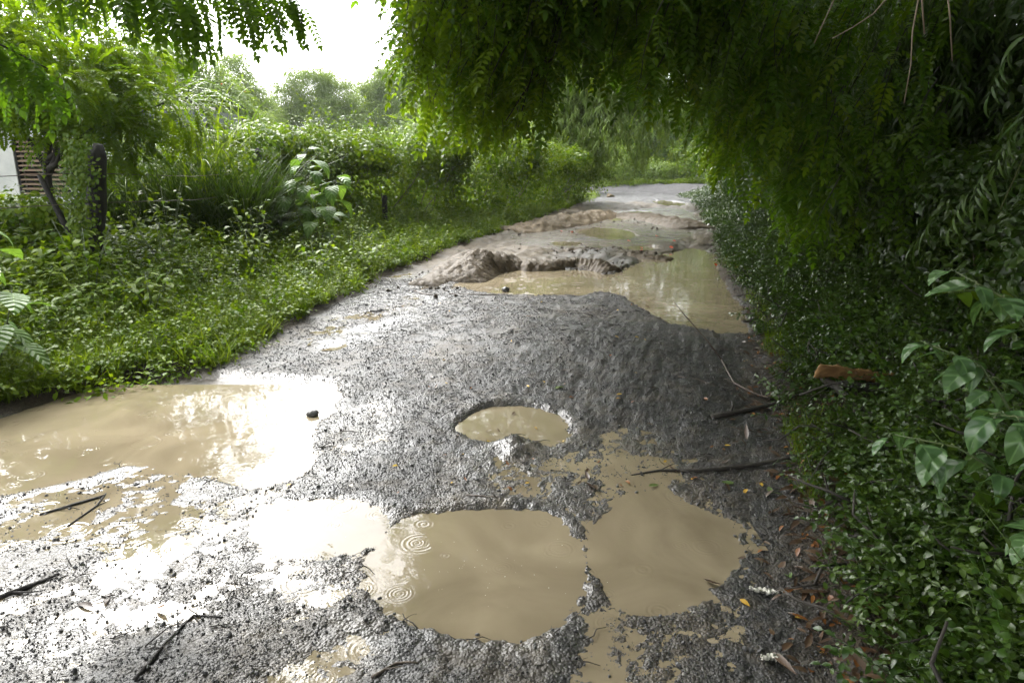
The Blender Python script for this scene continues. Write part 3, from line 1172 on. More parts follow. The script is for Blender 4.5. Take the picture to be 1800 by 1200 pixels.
def shrub(name, label, cat, x, y, rx, ry, h, n, key, scale=1.0, group=None, lobes=None, base_z=None, hang=.3, stems=4):
    z0 = gz1(x, y) if base_z is None else base_z
    root = thing(name, label, cat, (x, y, z0), group)
    if lobes is None:
        lobes = [((x, y, z0 + h * .42), (rx * .85, ry * .85, h * .50))]
        for k in range(6):
            a = k * 1.05 + U(-.3, .3)
            lobes.append(((x + math.cos(a) * rx * .55, y + math.sin(a) * ry * .55, z0 + h * U(.35, .72)), (rx * U(.4, .6), ry * U(.4, .6), h * U(.2, .34))))
    for k in range(stems):
        l = lobes[(k + 1) % len(lobes)][0]
        part('stem', MB().tube(limb((x + U(-.2, .2) * rx, y + U(-.2, .2) * ry, z0 - .05), l, 4, 0, .12), [.016, .013, .011, .008, .005], 5), M['twig'], root)
    P, D = lobes_points(lobes, n, .62)
    keep = P[:, 2] > z0 + .02
    P, D = P[keep], D[keep]
    n = len(P)
    Z = D * .9 + np.array([0, 0, .55]) + rnd(n) * .4
    Y = np.cross(Z, rnd(n))
    if key.startswith(('frond', 'bamboo', 'far_spray')):
        Y = D + rnd(n) * .5 + np.array([0, 0, -hang])
        Z = D * .4 + np.array([0, 0, 1.]) + rnd(n) * .3
    scatter('foliage', key, P, Y, Z, scale * RNG.uniform(.7, 1.25, n), root)
    return root


# ------------------------------------------------------------------ left: hedge and trees in the open light
HEDGE = [(-5.9, 7.6), (-4.5, 12.4), (-3.7, 13.6), (-2.95, 15.0), (-2.1, 16.9), (-1.2, 19.0), (-.2, 21.3), (.85, 23.8), (1.8, 26.6), (2.75, 29.6)]
HL = ['vine smothered bush left of the dark leaning post',
      'low vine covered hedge bush right behind the broad leaved plant',
      'hedge bush with heart shaped vine leaves, second to the right of the broad leaved plant',
      'bushy green hedge plant third to the right of the broad leaved plant',
      'vine draped hedge bush under the left end of the hanging branches',
      'rounded hedge bush below the hanging branches, fifth from the broad leaved plant',
      'yellow green hedge bush sixth along from the broad leaved plant',
      'leafy hedge bush seventh along, opposite the tan mud bank',
      'hedge bush next to last before the road bends away',
      'last and darkest hedge bush where the road bends left']
for i, (x, y) in enumerate(HEDGE):
    hh = (.55, 1.8, 1.95, 1.85, 2.0, 1.9, 2.05, 2.0, 2.15, 2.1)[i]
    rt = shrub('hedge_shrub', HL[i], 'shrub', x, y, 1.15 + .05 * i, 1.0 + .06 * i, hh,
          (700, 900, 900, 850, 800, 750, 700, 650, 600, 600)[i], 'vine_cluster', 1.0 + .035 * i, 'vine covered bushes of the left hedge', lobes=hedge_lobes(x, y, gz1(x, y), 1.3 + .05 * i, hh) if i else None)
    n_ = 150
    a_ = rnd(n_)
    Pv = np.stack([x + a_[:, 0] * 1.2, y + a_[:, 0] * .7 + a_[:, 1] * .6, rt.location.z + hh * RNG.uniform(.55, 1.0, n_)], 1)
    scatter('trailing_vine', 'trail_vine', Pv, rnd(n_), np.array([.1, -.2, .8]) + rnd(n_) * .9, RNG.uniform(.7, 1.3, n_) * (1 + .03 * i), rt)
    n_ = 14
    a_ = rnd(n_)
    Pv = np.stack([x + a_[:, 0] * 1.1, y + a_[:, 0] * .7 + a_[:, 1] * .5, rt.location.z + hh * RNG.uniform(.35, .75, n_)], 1)
    scatter('grass_shoots', 'reed_tuft', Pv, np.cross(np.tile([0, 0, 1.], (n_, 1)) + rnd(n_) * .3, rnd(n_)), np.tile([0, 0, 1.], (n_, 1)) + rnd(n_) * .3, RNG.uniform(.35, .7, n_) * (1 + .04 * i), rt)
shrub('hedge_shrub', 'dense added vine bush blocking backlight straight behind the tall grass clump', 'shrub', -5.7, 12.4, 1.3, .8, 1.75, 1100, 'vine_cluster', 1.0, 'vine covered bushes of the left hedge')  # added bush, keeps backlight off the grass so its front stays dark
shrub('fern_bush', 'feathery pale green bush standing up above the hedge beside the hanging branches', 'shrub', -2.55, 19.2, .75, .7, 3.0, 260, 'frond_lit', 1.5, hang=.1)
shrub('hedge_shrub', 'bush wound with vines over a thin dark post, between tall grass and broad leaved plant', 'shrub', -4.05, 11.2, .28, .28, 2.0, 170, 'vine_cluster', .9, 'vine covered bushes of the left hedge', stems=2)
# open ground behind the hedge: a few lit bushes
BL = ['sunlit yellow green bush behind the gap in the hedge',
      'pale bush far behind the tall grass, below the flowering tree',
      'bright bush in the field below the distant bamboo',
      'loose light green bush behind the hedge, near the feathery bush',
      'tall pale bush behind the hedge under the hanging branches', 'broad pale bush behind the hedge, left of the weeping bamboo', 'pale bush behind the weeping bamboo', 'bush behind the shed with its top against the flowering tree']
for (x, y, rx, h, n), lb in zip(((-6.5, 17, 1.6, 1.7, 500), (-9.5, 22, 2.2, 2.3, 500), (-8, 28, 2.6, 2.4, 500), (-4.6, 24, 1.8, 2.5, 500), (-2.2, 27, 2.2, 3.6, 700), (.2, 33, 2.6, 4.2, 800), (3.5, 41, 3, 4.6, 800), (-10.5, 23.5, 1.8, 3.0, 450)), BL):
    shrub('field_shrub', lb, 'shrub', x, y, rx, rx, h, n, 'tree_cluster', 1.0, 'bushes in the field behind the hedge')

# pinnate leaved tree behind the leaning post
tz = gz1(-5.6, 8.4)
tree('post_tree', 'bushy tree with feathery leaves growing behind the dark leaning post', 'tree', (-5.45, 8.3, tz),
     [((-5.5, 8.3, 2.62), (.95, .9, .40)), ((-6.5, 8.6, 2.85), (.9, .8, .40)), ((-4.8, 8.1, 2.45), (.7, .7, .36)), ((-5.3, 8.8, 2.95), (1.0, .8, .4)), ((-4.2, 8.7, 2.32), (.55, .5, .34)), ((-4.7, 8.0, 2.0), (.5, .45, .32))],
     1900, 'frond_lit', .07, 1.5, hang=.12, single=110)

# flowering tree, bamboo and a spreading tree far behind
tree('flowering_tree', 'large bright round crowned tree with a few orange flowers beyond the shed', 'tree', (-16.5, 35, .3),
     [((-16.5, 35, 4.6), (3.4, 3, 2.4)), ((-18.4, 34.5, 4.4), (2.4, 2.4, 2.0)), ((-14.6, 35, 3.9), (1.9, 2, 1.9)), ((-16.6, 34, 6.2), (2.0, 1.8, 1.2)), ((-13.6, 34.5, 4.2), (1.3, 1.4, 1.3)), ((-21, 35, 4.2), (3, 2.5, 2.3)), ((-15.4, 33.6, 2.4), (2.2, 2, 1.3)), ((-24.5, 36, 4.6), (3, 2.5, 2.6))],
     5200, 'tree_cluster', .3, 1.3, shell=.55)
fl = MB()
FP, FD = lobes_points([((-16.3, 34.2, 4.4), (3.4, 2.4, 2.3)), ((-14.6, 34, 3.7), (1.9, 2, 1.8))], 60, .97)
for p, d_ in zip(FP, FD):
    if d_[1] < 0.1:
        V, F = leaf(.12, .10, 'ovate', 2, .3, .5)
        fl.add(V, F, lookm(Vector(p), Vector(d_), (0, 0, 1)))
part('blossom', fl, M['petal'], next(o for o in SC.objects if o.name == 'flowering_tree'))['kind'] = 'stuff'


def bamboo(label, x, y, h, plumes, n, key='far_spray', scale=1.5, group=None, z0=.25, culm_r=.05, single=0):
    """arching culms; each plume: (dx, dy, tip height, spread radius)"""
    root = thing('bamboo_clump', label, 'bamboo', (x, y, z0), group)
    PP, DD = [], []
    for (dx, dy, th, rad) in plumes:
        b = Vector((x + U(-.4, .4), y + U(-.4, .4), z0))
        tip = Vector((x + dx, y + dy, th))
        top = max(th, h) * U(.93, 1.05)
        pts = []
        for i in range(9):
            t = i / 8
            p = b.lerp(tip, t ** 1.8)
            p.z = b.z + (top - b.z) * math.sin(min(1, t * 1.25) * math.pi / 2) - (top - th) * max(0, (t - .6) / .4) ** 1.6
            pts.append(p)
        part('culm', MB().tube(pts, [culm_r * (1 - .1 * i) for i in range(9)], 6), M['culm'], root)
        A = np.array([tuple(p) for p in pts])
        k = RNG.uniform(2.2, 8, n)
        i0 = np.clip(k.astype(int), 0, 7)
        q = A[i0] + (A[i0 + 1] - A[i0]) * (k - i0)[:, None]
        d_ = unit(RNG.normal(size=(n, 3)) * np.array([1, 1, .7]))
        r = rad * (.25 + .75 * RNG.random(n) ** .7) * (.55 + .45 * np.sin(np.pi * np.clip((k - 1.5) / 7, 0, 1)))
        q = q + d_ * r[:, None] - np.array([0, 0, .35]) * (r ** 1.3)[:, None]
        PP.append(q)
        DD.append(d_)
    P, D = np.concatenate(PP), np.concatenate(DD)
    m = P[:, 2] > z0 + .1
    P, D = P[m], D[m]
    scatter('foliage', key, P, D + np.array([0, 0, -1.25]) + rnd(len(P)) * .35, D * .7 + np.array([0, 0, .7]) + rnd(len(P)) * .3, scale * RNG.uniform(.7, 1.25, len(P)), root, single, 'leaf_spray')
    return root


FB = 'bamboo clumps beyond the field'
def plume_bamboo(label, base, lobes, n, sc):
    t_ = tree('bamboo_clump', label, 'bamboo', base, lobes, n, 'plume_cluster', .12, sc, FB, 'culm', shell=.72, nlimb=10)
    return t_


plume_bamboo('pale distant bamboo plume rising right of the flowering tree', (-17.6, 46, .3),
             [((-17.6, 46, 6.6), (1.2, 1.2, 1.8)), ((-16.7, 46, 5.2), (1.2, 1.2, 1.6)), ((-18.6, 45.6, 4.6), (1.3, 1.2, 1.9)), ((-15.9, 45.4, 3.8), (1.3, 1.2, 1.5)), ((-17.4, 45, 3.2), (1.8, 1.3, 1.8))], 1700, 1.0)
plume_bamboo('wide pale bamboo clump in the middle of the skyline gap', (-13.4, 50, .3),
             [((-15.6, 50, 5.6), (1.3, 1.3, 1.5)), ((-13.9, 50, 6.5), (1.7, 1.5, 1.6)), ((-12.2, 50, 6.0), (1.4, 1.4, 1.6)), ((-14.9, 49, 4.0), (1.7, 1.3, 1.5)), ((-12.8, 48.6, 4.3), (1.6, 1.3, 1.4)), ((-11.4, 49, 4.2), (1.2, 1.3, 1.6)), ((-14, 48.4, 2.4), (2.4, 1.3, 1.5)), ((-11.8, 48.4, 2.4), (1.6, 1.3, 1.5))], 2900, 1.0)
plume_bamboo('bamboo clump partly behind the wide one, left of the spreading tree', (-9.6, 53, .3),
             [((-10.4, 53, 6.0), (1.3, 1.3, 1.5)), ((-9.0, 53, 6.9), (1.4, 1.3, 1.6)), ((-9.9, 52, 4.4), (1.6, 1.3, 1.6)), ((-8.2, 52, 4.6), (1.5, 1.3, 1.8)), ((-9, 51.5, 2.6), (2.2, 1.3, 1.6))], 2000, 1.05)
plume_bamboo('low distant bamboo spreading below the flowering tree', (-15.2, 40, .3),
             [((-16.2, 40, 3.2), (1.3, 1.2, 1.1)), ((-14.6, 40, 3.4), (1.2, 1.2, 1.2)), ((-13.4, 39.6, 2.6), (1.2, 1.1, 1.1)), ((-15, 39.2, 1.8), (2.2, 1, 1.2))], 1400, .85)
tree('spreading_tree', 'broad dome shaped dark green tree on the skyline beside the hanging branches', 'tree', (-6.5, 62, .3),
     [((-6.8, 62, 8.6), (4.2, 3.5, 2.2)), ((-3.2, 62, 10.1), (4.2, 3.5, 2.6)), ((-9.8, 61.5, 7.0), (2.8, 2.6, 1.8)), ((.5, 62, 9.6), (4, 3.5, 2.8)), ((-7.4, 60, 4.8), (3.4, 2.5, 2.0)), ((-3, 60, 5.6), (4, 2.5, 2.6)), ((-11, 60, 3.6), (2.5, 2.2, 2.2)), ((2, 59, 5.2), (4, 2.5, 3))],
     7000, 'far_cluster', .4, 1.2, bark='bark', shell=.75)
TL = ['dense tree closing the view at the left edge behind the house',
      'dark far tree behind the hedge where the road bends', 'far tree between the bend and the weeping bamboo', 'far tree right of the bend',
      'far tree behind the weeping bamboo']
for (x, y, r_, h), lb in zip(((-27, 40, 5, 7.5), (7, 64, 6, 10), (11, 56, 4.5, 8), (19, 52, 6, 11), (14.5, 60, 6, 11)), TL):
    tree('distant_tree', lb, 'tree', (x, y, .3), [((x, y, h * .6), (r_, r_ * .8, h * .36)), ((x - r_ * .5, y - 1, h * .45), (r_ * .7, r_ * .6, h * .35)), ((x + r_ * .5, y - 1, h * .42), (r_ * .7, r_ * .6, h * .33)), ((x, y - 2, h * .3), (r_ * .9, r_ * .5, h * .28))], 2600, 'far_cluster', .3, 1.2, 'trees closing the background', nlimb=4, shell=.75)

# shrubs lining the far bend of the road
FL = ['bright grassy shrub in the centre of the far bend', 'low shrub with brown twigs at its foot on the far bend', 'dark shrub on the far bend under the right hand bamboo',
      'round green shrub at the right end of the far bend', 'pale shrub behind the far grass verge, left of the bend', 'shrub at the foot of the right bank where the bend begins']
for (x, y, r_, h, n), lb in zip(((7.2, 46.5, 1.5, 2.6, 260), (9.6, 46, 1.4, 1.7, 220), (11.6, 44.8, 1.6, 2.6, 300), (12.2, 40.5, 1.5, 2.4, 300), (4.6, 48, 1.9, 2.4, 260), (11.2, 36.2, 1.3, 2.1, 260)), FL):
    shrub('roadside_shrub', lb, 'shrub', x, y, r_, r_ * .8, h, n, 'tree_cluster' if x < 10 else 'vine_cluster', 1.0 if x < 10 else 1.6, 'shrubs round the far bend')

# weeping bamboo over the far road
bamboo('weeping light green bamboo hanging over the road beyond the left hedge', 1.5, 29.5, 6.0,
       [(1.2, -2.5, 2.5, .9), (.6, -2.2, 3.3, .9), (2.0, -3.0, 2.1, .9), (2.8, -3.2, 2.0, 1.0), (3.6, -3.0, 2.2, 1.0), (1.8, -1.6, 4.3, 1.0), (2.8, -1.8, 4.9, 1.1), (4.2, -1.6, 4.4, 1.1), (4.8, -2.4, 2.6, 1.0), (.2, -1.2, 2.4, .8), (5.6, -2, 3.4, 1.1)],
       560, 'far_spray', 1.15, z0=.1, culm_r=.025, single=60)

# ------------------------------------------------------------------ tall grass, broad leaved plants
def big_leaf_plant(name, label, base, stems, mat, LW, part_leaf='leaf', droop=(.5, 1.1), stem_r=.008, kind='ovate'):
    """stems: list of (polyline, number of leaves); every leaf its own part"""
    root = thing(name, label, 'plant', base)
    for pts, n in stems:
        pts = [Vector(p) for p in pts]
        part('stem', MB().tube(pts, [stem_r * (1 - .6 * i / max(1, len(pts) - 1)) for i in range(len(pts))], 6), M['stem'], root)
        L_ = len(pts) - 1
        for k in range(n):
            t = .35 + .65 * (k + .5) / n
            f = t * L_
            i = min(int(f), L_ - 1)
            p = pts[i].lerp(pts[i + 1], f - i)
            ax = (pts[i + 1] - pts[i]).normalized()
            a = k * 2.4 + U(-.4, .4)
            side = Vector((math.cos(a), math.sin(a), 0))
            y = side + ax * .25 + Vector((0, 0, U(-.5, .1)))
            l, w_ = LW
            s = U(.65, 1.1) * (1 - .25 * max(0, t - .85) / .15)
            V, F = leaf(l * s, w_ * s, kind, 8, .16, U(*droop), .035)
            q = p + y.normalized() * l * .18
            mb = MB().add(V, F)
            me_ = mb.mesh('leaf', M[mat])
            o = link(part_leaf, me_, root)
            o.matrix_local = lookm(q - wpos(root), y, (U(-.25, .25), U(-.25, .25), 1))
            part('leaf_stalk', MB().tube([p, p.lerp(q, .6) + Vector((0, 0, .01)), q], [.003, .0025, .002], 4), M['stem'], root)
    return root


bx, by = -3.15, 11.0
bz = gz1(bx, by)
big_leaf_plant('broadleaf_plant', 'tall plant with big drooping veined leaves standing in front of the hedge', (bx, by, bz),
               [([(bx, by, bz), (bx + .05, by, bz + .5), (bx - .02, by - .05, bz + 1.1), (bx - .05, by - .1, bz + 1.6)], 17),
                ([(bx + .05, by, bz), (bx + .2, by - .1, bz + .5), (bx + .38, by - .1, bz + 1.0), (bx + .45, by - .15, bz + 1.2)], 12),
                ([(bx, by, bz), (bx - .2, by - .1, bz + .5), (bx - .36, by - .1, bz + 1.15)], 11),
                ([(bx, by, bz), (bx + .1, by - .3, bz + .4), (bx + .15, by - .4, bz + .75)], 6)], 'broad', (.42, .24), droop=(.6, 1.2))
bx, by = -3.75, 4.75
bz = gz1(bx, by)
big_leaf_plant('broadleaf_plant', 'plant with very large ribbed leaves cut by the left edge of the picture', (bx, by, bz),
               [([(bx, by, bz), (bx + .05, by - .05, bz + .5), (bx + .12, by - .1, bz + 1.1)], 9),
                ([(bx, by, bz), (bx + .2, by - .1, bz + .35), (bx + .32, by - .12, bz + .68)], 6),
                ([(bx, by, bz), (bx - .2, by + .1, bz + .5), (bx - .3, by + .1, bz + 1.1)], 6)], 'broad', (.36, .20), droop=(.5, 1.0))
SP = [(-2.55, 8.9, .62, 'leafy weed with pale top leaves at the verge edge, below the broad leaved plant'), (-3.25, 8.5, .75, 'leafy weed on the verge, left of the pale topped weed'),
      (-3.9, 7.6, .7, 'upright leafy weed on the verge in front of the tall grass'), (-2.1, 9.8, .5, 'small leafy weed on the verge right of the pale topped weed'),
      (-3.4, 6.3, .5, 'short leafy weed in the near verge above the large puddle')]
SP += [(-3.55, 9.3, .95, 'tall leafy weed in front of the tall grass clump, right hand one'), (-4.3, 8.6, 1.0, 'tall leafy weed in front of the tall grass clump, left hand one'),
       (-2.75, 11.9, .8, 'leafy weed at the foot of the hedge right of the broad leaved plant'), (-4.0, 6.4, .8, 'tall leafy weed on the verge between the thick post and the large puddle')]
for x, y, h, lb in SP:
    z = gz1(x, y)
    st = []
    for k in range(6):
        a = k * 1.05
        st.append(([(x, y, z), (x + .1 * math.cos(a), y + .1 * math.sin(a), z + h * .5), (x + .26 * math.cos(a), y + .26 * math.sin(a), z + h * U(.8, 1.05))], 9))
    big_leaf_plant('verge_weed', lb, (x, y, z), st, 'verge', (.13, .062), droop=(.3, .9), stem_r=.005)['group'] = 'leafy weeds on the left verge'

# tall grass clump: front blades are parts, the rest one mass
gx, gy = -5.0, 10.6
gzz = gz1(gx, gy)
root = thing('tall_grass_clump', 'clump of very tall arching grass right of the dark leaning post', 'grass clump', (gx, gy, gzz))
for k in range(230):
    x, y = gx + U(-1.05, 1.05), gy + U(-.9, .3)
    p = Vector((x, y, gzz + U(.6, 1.85)))
    a = U(0, 6.283)
    d_ = Vector((math.cos(a) * .4, math.sin(a) * .4 - .1, 1))
    V, F = leaf(U(.7, 1.5), U(.014, .028), 'grass', 8, .2, U(.4, 1.5))
    o = link('blade', MB().add(V, F).mesh('blade', M['grass']), root)
    o.matrix_local = lookm(p - wpos(root), d_, (-math.cos(a), -math.sin(a), .4))
for k in range(26):
    x, y = gx + U(-1.1, 1.1), gy + U(-.6, .5)
    part('stalk', MB().tube(limb((x, y, gzz), (x + U(-.2, .2), y + U(-.2, .2), gzz + U(1.2, 2.3)), 4, 0, .03), [.008, .007, .006, .005, .003], 5), M['stem'], root)
n = 620
P = np.stack([gx + RNG.uniform(-1.25, 1.25, n), gy + RNG.uniform(-.7, .9, n), np.full(n, gzz - .02)], 1)
scatter('grass_mass', 'shaded_reed', P, np.tile([0, 1., 0], (n, 1)) + rnd(n) * .9 * np.array([1, 1, .1]), np.tile([0, 0, 1.], (n, 1)) + rnd(n) * .15, RNG.uniform(.7, 1.4, n), root)
n = 520
P = np.stack([gx + RNG.uniform(-1.2, 1.2, n), gy + RNG.uniform(-.8, .4, n), gzz + .25 + RNG.random(n) * 1.25], 1)
Z = np.array([0, -.8, .6]) + rnd(n) * .6
scatter('climbing_vine', 'vine_cluster', P, np.cross(Z, rnd(n)), Z, RNG.uniform(.6, 1.0, n), root)
for (x, y, s_, lb) in ((-2.9, 13.0, .75, 'tuft of long grass leaning out of the hedge right of the broad leaved plant'), (-4.1, 9.4, .6, 'tuft of long bent grass in front of the tall grass clump'),
                       (-3.35, 7.4, .42, 'small grass tuft on the near verge'), (-3.9, 13.2, 1.25, 'upright grass growing through the hedge top behind the broad leaved plant'), (-1.9, 14.2, .5, 'grass tuft at the foot of the hedge, level with the mud mound')):
    z = gz1(x, y)
    root = thing('grass_tuft', lb, 'grass tuft', (x, y, z), 'single tufts of long grass on the left')
    for k in range(34):
        a = U(0, 6.283)
        V, F = leaf(s_ * U(.8, 1.5), .016, 'grass', 7, .2, U(.5, 1.7))
        o = link('blade', MB().add(V, F).mesh('blade', M['grass']), root)
        o.matrix_local = lookm(Vector((U(-.12, .12), U(-.12, .12), 0)), Vector((math.cos(a) * .55, math.sin(a) * .55, 1)), (-math.cos(a), -math.sin(a), .4))

shrub('hedge_shrub', 'low vine bush hiding the foot of the tree behind the thick leaning post', 'shrub', -5.45, 7.9, .6, .5, 1.05, 420, 'vine_cluster', .85, 'vine covered bushes of the left hedge')
shrub('hedge_shrub', 'low vine bush under the louvred window of the house', 'shrub', -7.2, 9.3, 1.2, .7, .85, 520, 'vine_cluster', 1.0, 'vine covered bushes of the left hedge')
# posts of the old fence, wires
def post(label, p0, p1, r):
    z = gz1(*p0)
    root = thing('fence_post', label, 'post', (p0[0], p0[1], z), 'old fence posts on the left')
    a, b = Vector((p0[0], p0[1], z - .1)), Vector(p1)
    pts = [a.lerp(b, t) + Vector((U(-1, 1), U(-1, 1), 0)) * r * .10 for t in (0, .2, .4, .6, .8, .93, 1)]
    part('shaft', MB().tube(pts, [r * 1.15, r * 1.0, r * .92, r * 1.03, r * .9, r * 1.0, r * .55], 10, .38), M['post'], root)
    return root


pp = post('thick dark leaning fence post at the left, in front of the feathery tree', (-4.50, 7.25), (-4.20, 7.2, 1.80), .085)
P = []
for k in range(150):
    t = U(.15, 1.05)
    c = Vector((-4.42 + .2 * t - .03, 7.22, .35 + 1.42 * t))
    a = U(2.2, 5.6)
    P.append(c + Vector((math.cos(a) * .14 - .05 + .25 * max(0, .5 - t), math.sin(a) * .16, 0)))
P = np.array([tuple(p) for p in P])
Z = np.array([-.2, -1, .5]) + rnd(len(P)) * .5
scatter('creeper', 'vine_cluster', P, np.cross(Z, rnd(len(P))), Z, RNG.uniform(.45, .75, len(P)), pp)
post('thin dark fence post wrapped in vines, between tall grass and broad leaved plant', (-4.0, 11.0), (-3.95, 11.0, 1.85), .055)
post('dark stump of a fence post in the hedge right of the broad leaved plant', (-2.62, 14.3), (-2.6, 14.25, 1.0), .055)
post('short dark broken stake leaning left of the thick leaning post', (-4.6, 7.5), (-5.05, 7.5, 1.5), .03)
for h, lb in ((1.22, 'lower rusty wire strand tied between the old fence posts'), (1.52, 'upper rusty wire strand tied between the old fence posts')):
    mb = MB().tube([(-8.2, 4.9, h - .05), (-6.2, 6.2, h - .09), (-4.35, 7.13, h), (-4.2, 9.2, h - .07), (-3.96, 10.93, h - .03)], .004, 4)
    o = link('fence_wire', mb.mesh('fence_wire', M['wire']))
    tag(o, lb, 'wire', 'wires of the old fence')

# ------------------------------------------------------------------ low plants of the left verge
def strip(n, y0, y1, side, o0, o1, pw=1.0):
    y = y0 + (y1 - y0) * RNG.random(n) ** pw
    off = o0 + (o1 - o0) * RNG.random(n)
    x = left_edge(y) - off if side < 0 else right_edge(y) + off
    return x, y


def carpet(name, key, label, x, y, s, lift=.02, tilt=.35, thin=.0, view=True):
    px, py, dep = project(np.stack([x, y, 0 * x + .3], 1))
    ok = ~np.isnan(px) & (px > -250) & (px < 2050) if view else np.ones(len(x), bool)
    if 'verge' in name:
        ok &= (left_edge(y) - x > .42 * (fbm(x, y, 1.8, 3) + .22) - .05) | (x > right_edge(y)) | (y > 14)
    if thin:
        ok &= fbm(x, y, 1.9, 3) > thin - .35 * RNG.random(len(x))
    x, y, s = x[ok], y[ok], s[ok]
    z = ground_h(x, y) + lift * s
    ok = z > .0
    x, y, s, z = x[ok], y[ok], s[ok], z[ok]
    n = len(x)
    Z = np.tile([0, 0, 1.], (n, 1)) + rnd(n) * tilt
    o = scatter(name, key, np.stack([x, y, z], 1), np.cross(Z, rnd(n)), Z, s)
    o['label'] = label
    return o


n = 7000
x, y = strip(n, 3.4, 22, -1, -.08, 3.2, 1.7)
s = RNG.uniform(.5, 1.2, n) * (1 + .03 * y) * (1 + .5 * fbm(x, y, 1.1, 2))
carpet('verge_plants', 'verge_cluster', 'low broad leaved ground plants covering the left verge', x, y, s, .045, .7)
x, y = strip(7500, 3.4, 20, -1, -.04, 3.0, 1.6)
s = RNG.uniform(.5, 1.3, len(x)) * (.85 + .7 * fbm(x, y, 1.4, 2) + .03 * y)
carpet('verge_plants', 'verge_sprig', 'small leafy sprigs standing up all over the left verge', x, y, s, 0, .55)
x, y = strip(1500, 3.6, 16, -1, .3, 2.8, 1.4)
s = RNG.uniform(.4, 1.0, len(x))
carpet('verge_plants', 'trail_vine', 'heart leaved vines creeping through the left verge', x, y, s, .15, .9, .0)
x, y = strip(1700, 4, 16, -1, 1.3, 3.0, 1.3)
s = RNG.uniform(1.2, 2.2, len(x))
carpet('verge_plants', 'verge_sprig', 'tall leafy weeds at the foot of the left hedge', x, y, s, 0, .35, -.05)
x, y = strip(9500, 3.4, 30, -1, -.05, 2.6, 1.9)
s = RNG.uniform(.5, 1.5, len(x)) * (1 + .03 * y)
carpet('verge_grass', 'grass_tuft', 'thin grass growing among the plants of the left verge', x, y, s, 0, .35)
x, y = strip(2600, 14, 37, -1, -.15, 2.6, 1)
carpet('verge_plants', 'verge_cluster', 'bright short ground cover along the far left verge', x, y, RNG.uniform(1, 1.8, len(x)), .05, .4)
x = RNG.uniform(-9, 14, 2600)
y = RNG.uniform(45.5, 49, 2600) - .28 * np.maximum(x - 5, 0)
carpet('verge_plants', 'verge_cluster', 'short grass verge round the outside of the far bend', x, y, RNG.uniform(1.6, 3, len(x)), .05, .4)
# field behind the hedge
n = 5200
y = RNG.uniform(9, 75, n)
x = left_edge(np.minimum(y, 36)) - 2.6 - RNG.random(n) ** 1.3 * (6 + y * .8)
carpet('field_grass', 'reed_tuft', 'rough tall grass of the field behind the left hedge', x, y, RNG.uniform(.35, .75, n) * (1 + .012 * y), 0, .15)
n = 2500
y = RNG.uniform(3, 9, n)
x = left_edge(y) - 2.2 - RNG.random(n) * 5
carpet('verge_plants', 'vine_cluster', 'tangle of vines between the near verge and the house', x, y, RNG.uniform(.8, 1.3, n), .10 + .3 * RNG.random(), .7)

# ------------------------------------------------------------------ overhanging branch, top left
root = thing('overhanging_tree', 'tree at the left edge whose feathery branches hang into the top left of the picture', 'tree', (-5.6, 3.2, gz1(-5.6, 3.2)))
part('trunk', MB().tube(limb((-5.6, 3.2, .2), (-5.2, 3.3, 3.2), 6, 0, .05), [.14, .13, .12, .11, .1, .09, .08], 9, .12), M['bark'], root)
BR = [([(-5.2, 3.3, 3.1), (-3.9, 3.4, 3.0), (-2.7, 3.5, 2.62), (-1.9, 3.6, 2.50), (-1.22, 3.7, 2.42)], 90),
      ([(-3.9, 3.4, 3.0), (-3.0, 3.2, 2.6), (-2.45, 3.2, 2.22), (-2.1, 3.3, 2.02)], 60),
      ([(-3.9, 3.4, 3.0), (-3.3, 3.6, 2.55), (-2.95, 3.6, 2.15), (-2.75, 3.6, 1.95)], 60),
      ([(-2.7, 3.5, 2.62), (-2.2, 3.3, 2.5), (-1.75, 3.3, 2.40), (-1.45, 3.35, 2.32)], 50),
      ([(-1.9, 3.6, 2.50), (-1.5, 3.9, 2.55), (-1.12, 4.0, 2.46)], 34),
      ([(-5.2, 3.3, 3.1), (-4.2, 4.0, 2.7), (-3.5, 4.1, 2.3), (-3.0, 4.1, 2.1)], 64)]
P, Y, Z = [], [], []
for pts, n in BR:
    part('branch', MB().tube(pts, [.010 * (1 - .22 * i) for i in range(len(pts))], 6, .1), M['bark'], root)
    A = np.array(pts)
    for k in range(n):
        f = (.28 + .72 * (k + .5) / n) * (len(A) - 1)
        i = min(int(f), len(A) - 2)
        p = A[i] + (A[i + 1] - A[i]) * (f - i)
        t = unit((A[i + 1] - A[i])[None])[0]
        sd = np.array([-t[1], t[0], 0]) * (1 if k % 2 else -1)
        P.append(p + rnd(1)[0] * .03)
        Y.append(t * .45 + sd * U(.2, 1.0) + np.array([0, 0, -U(.3, 1.0)]))
        Z.append(np.array([0, 0, 1]) + sd * .3 + rnd(1)[0] * .25)
scatter('foliage', 'frond', P, Y, Z, RNG.uniform(.8, 1.15, len(P)), root, 260, 'frond')
n = 2600
Pb, D = lobes_points([((-8.6, 3, 4.6), (2, 3.2, 2.6)), ((-9.5, 7, 4.4), (2, 2.5, 2.4)), ((-4.4, 3.9, 2.75), (1.1, .7, .45)), ((-3.4, 4.2, 2.45), (.6, .5, .45))], n, .3)
scatter('foliage', 'frond', Pb, D + rnd(n) * .4 + np.array([0, 0, -.5]), D * .3 + np.array([0, 0, 1.]) + rnd(n) * .2, RNG.uniform(.8, 1.2, n), root)

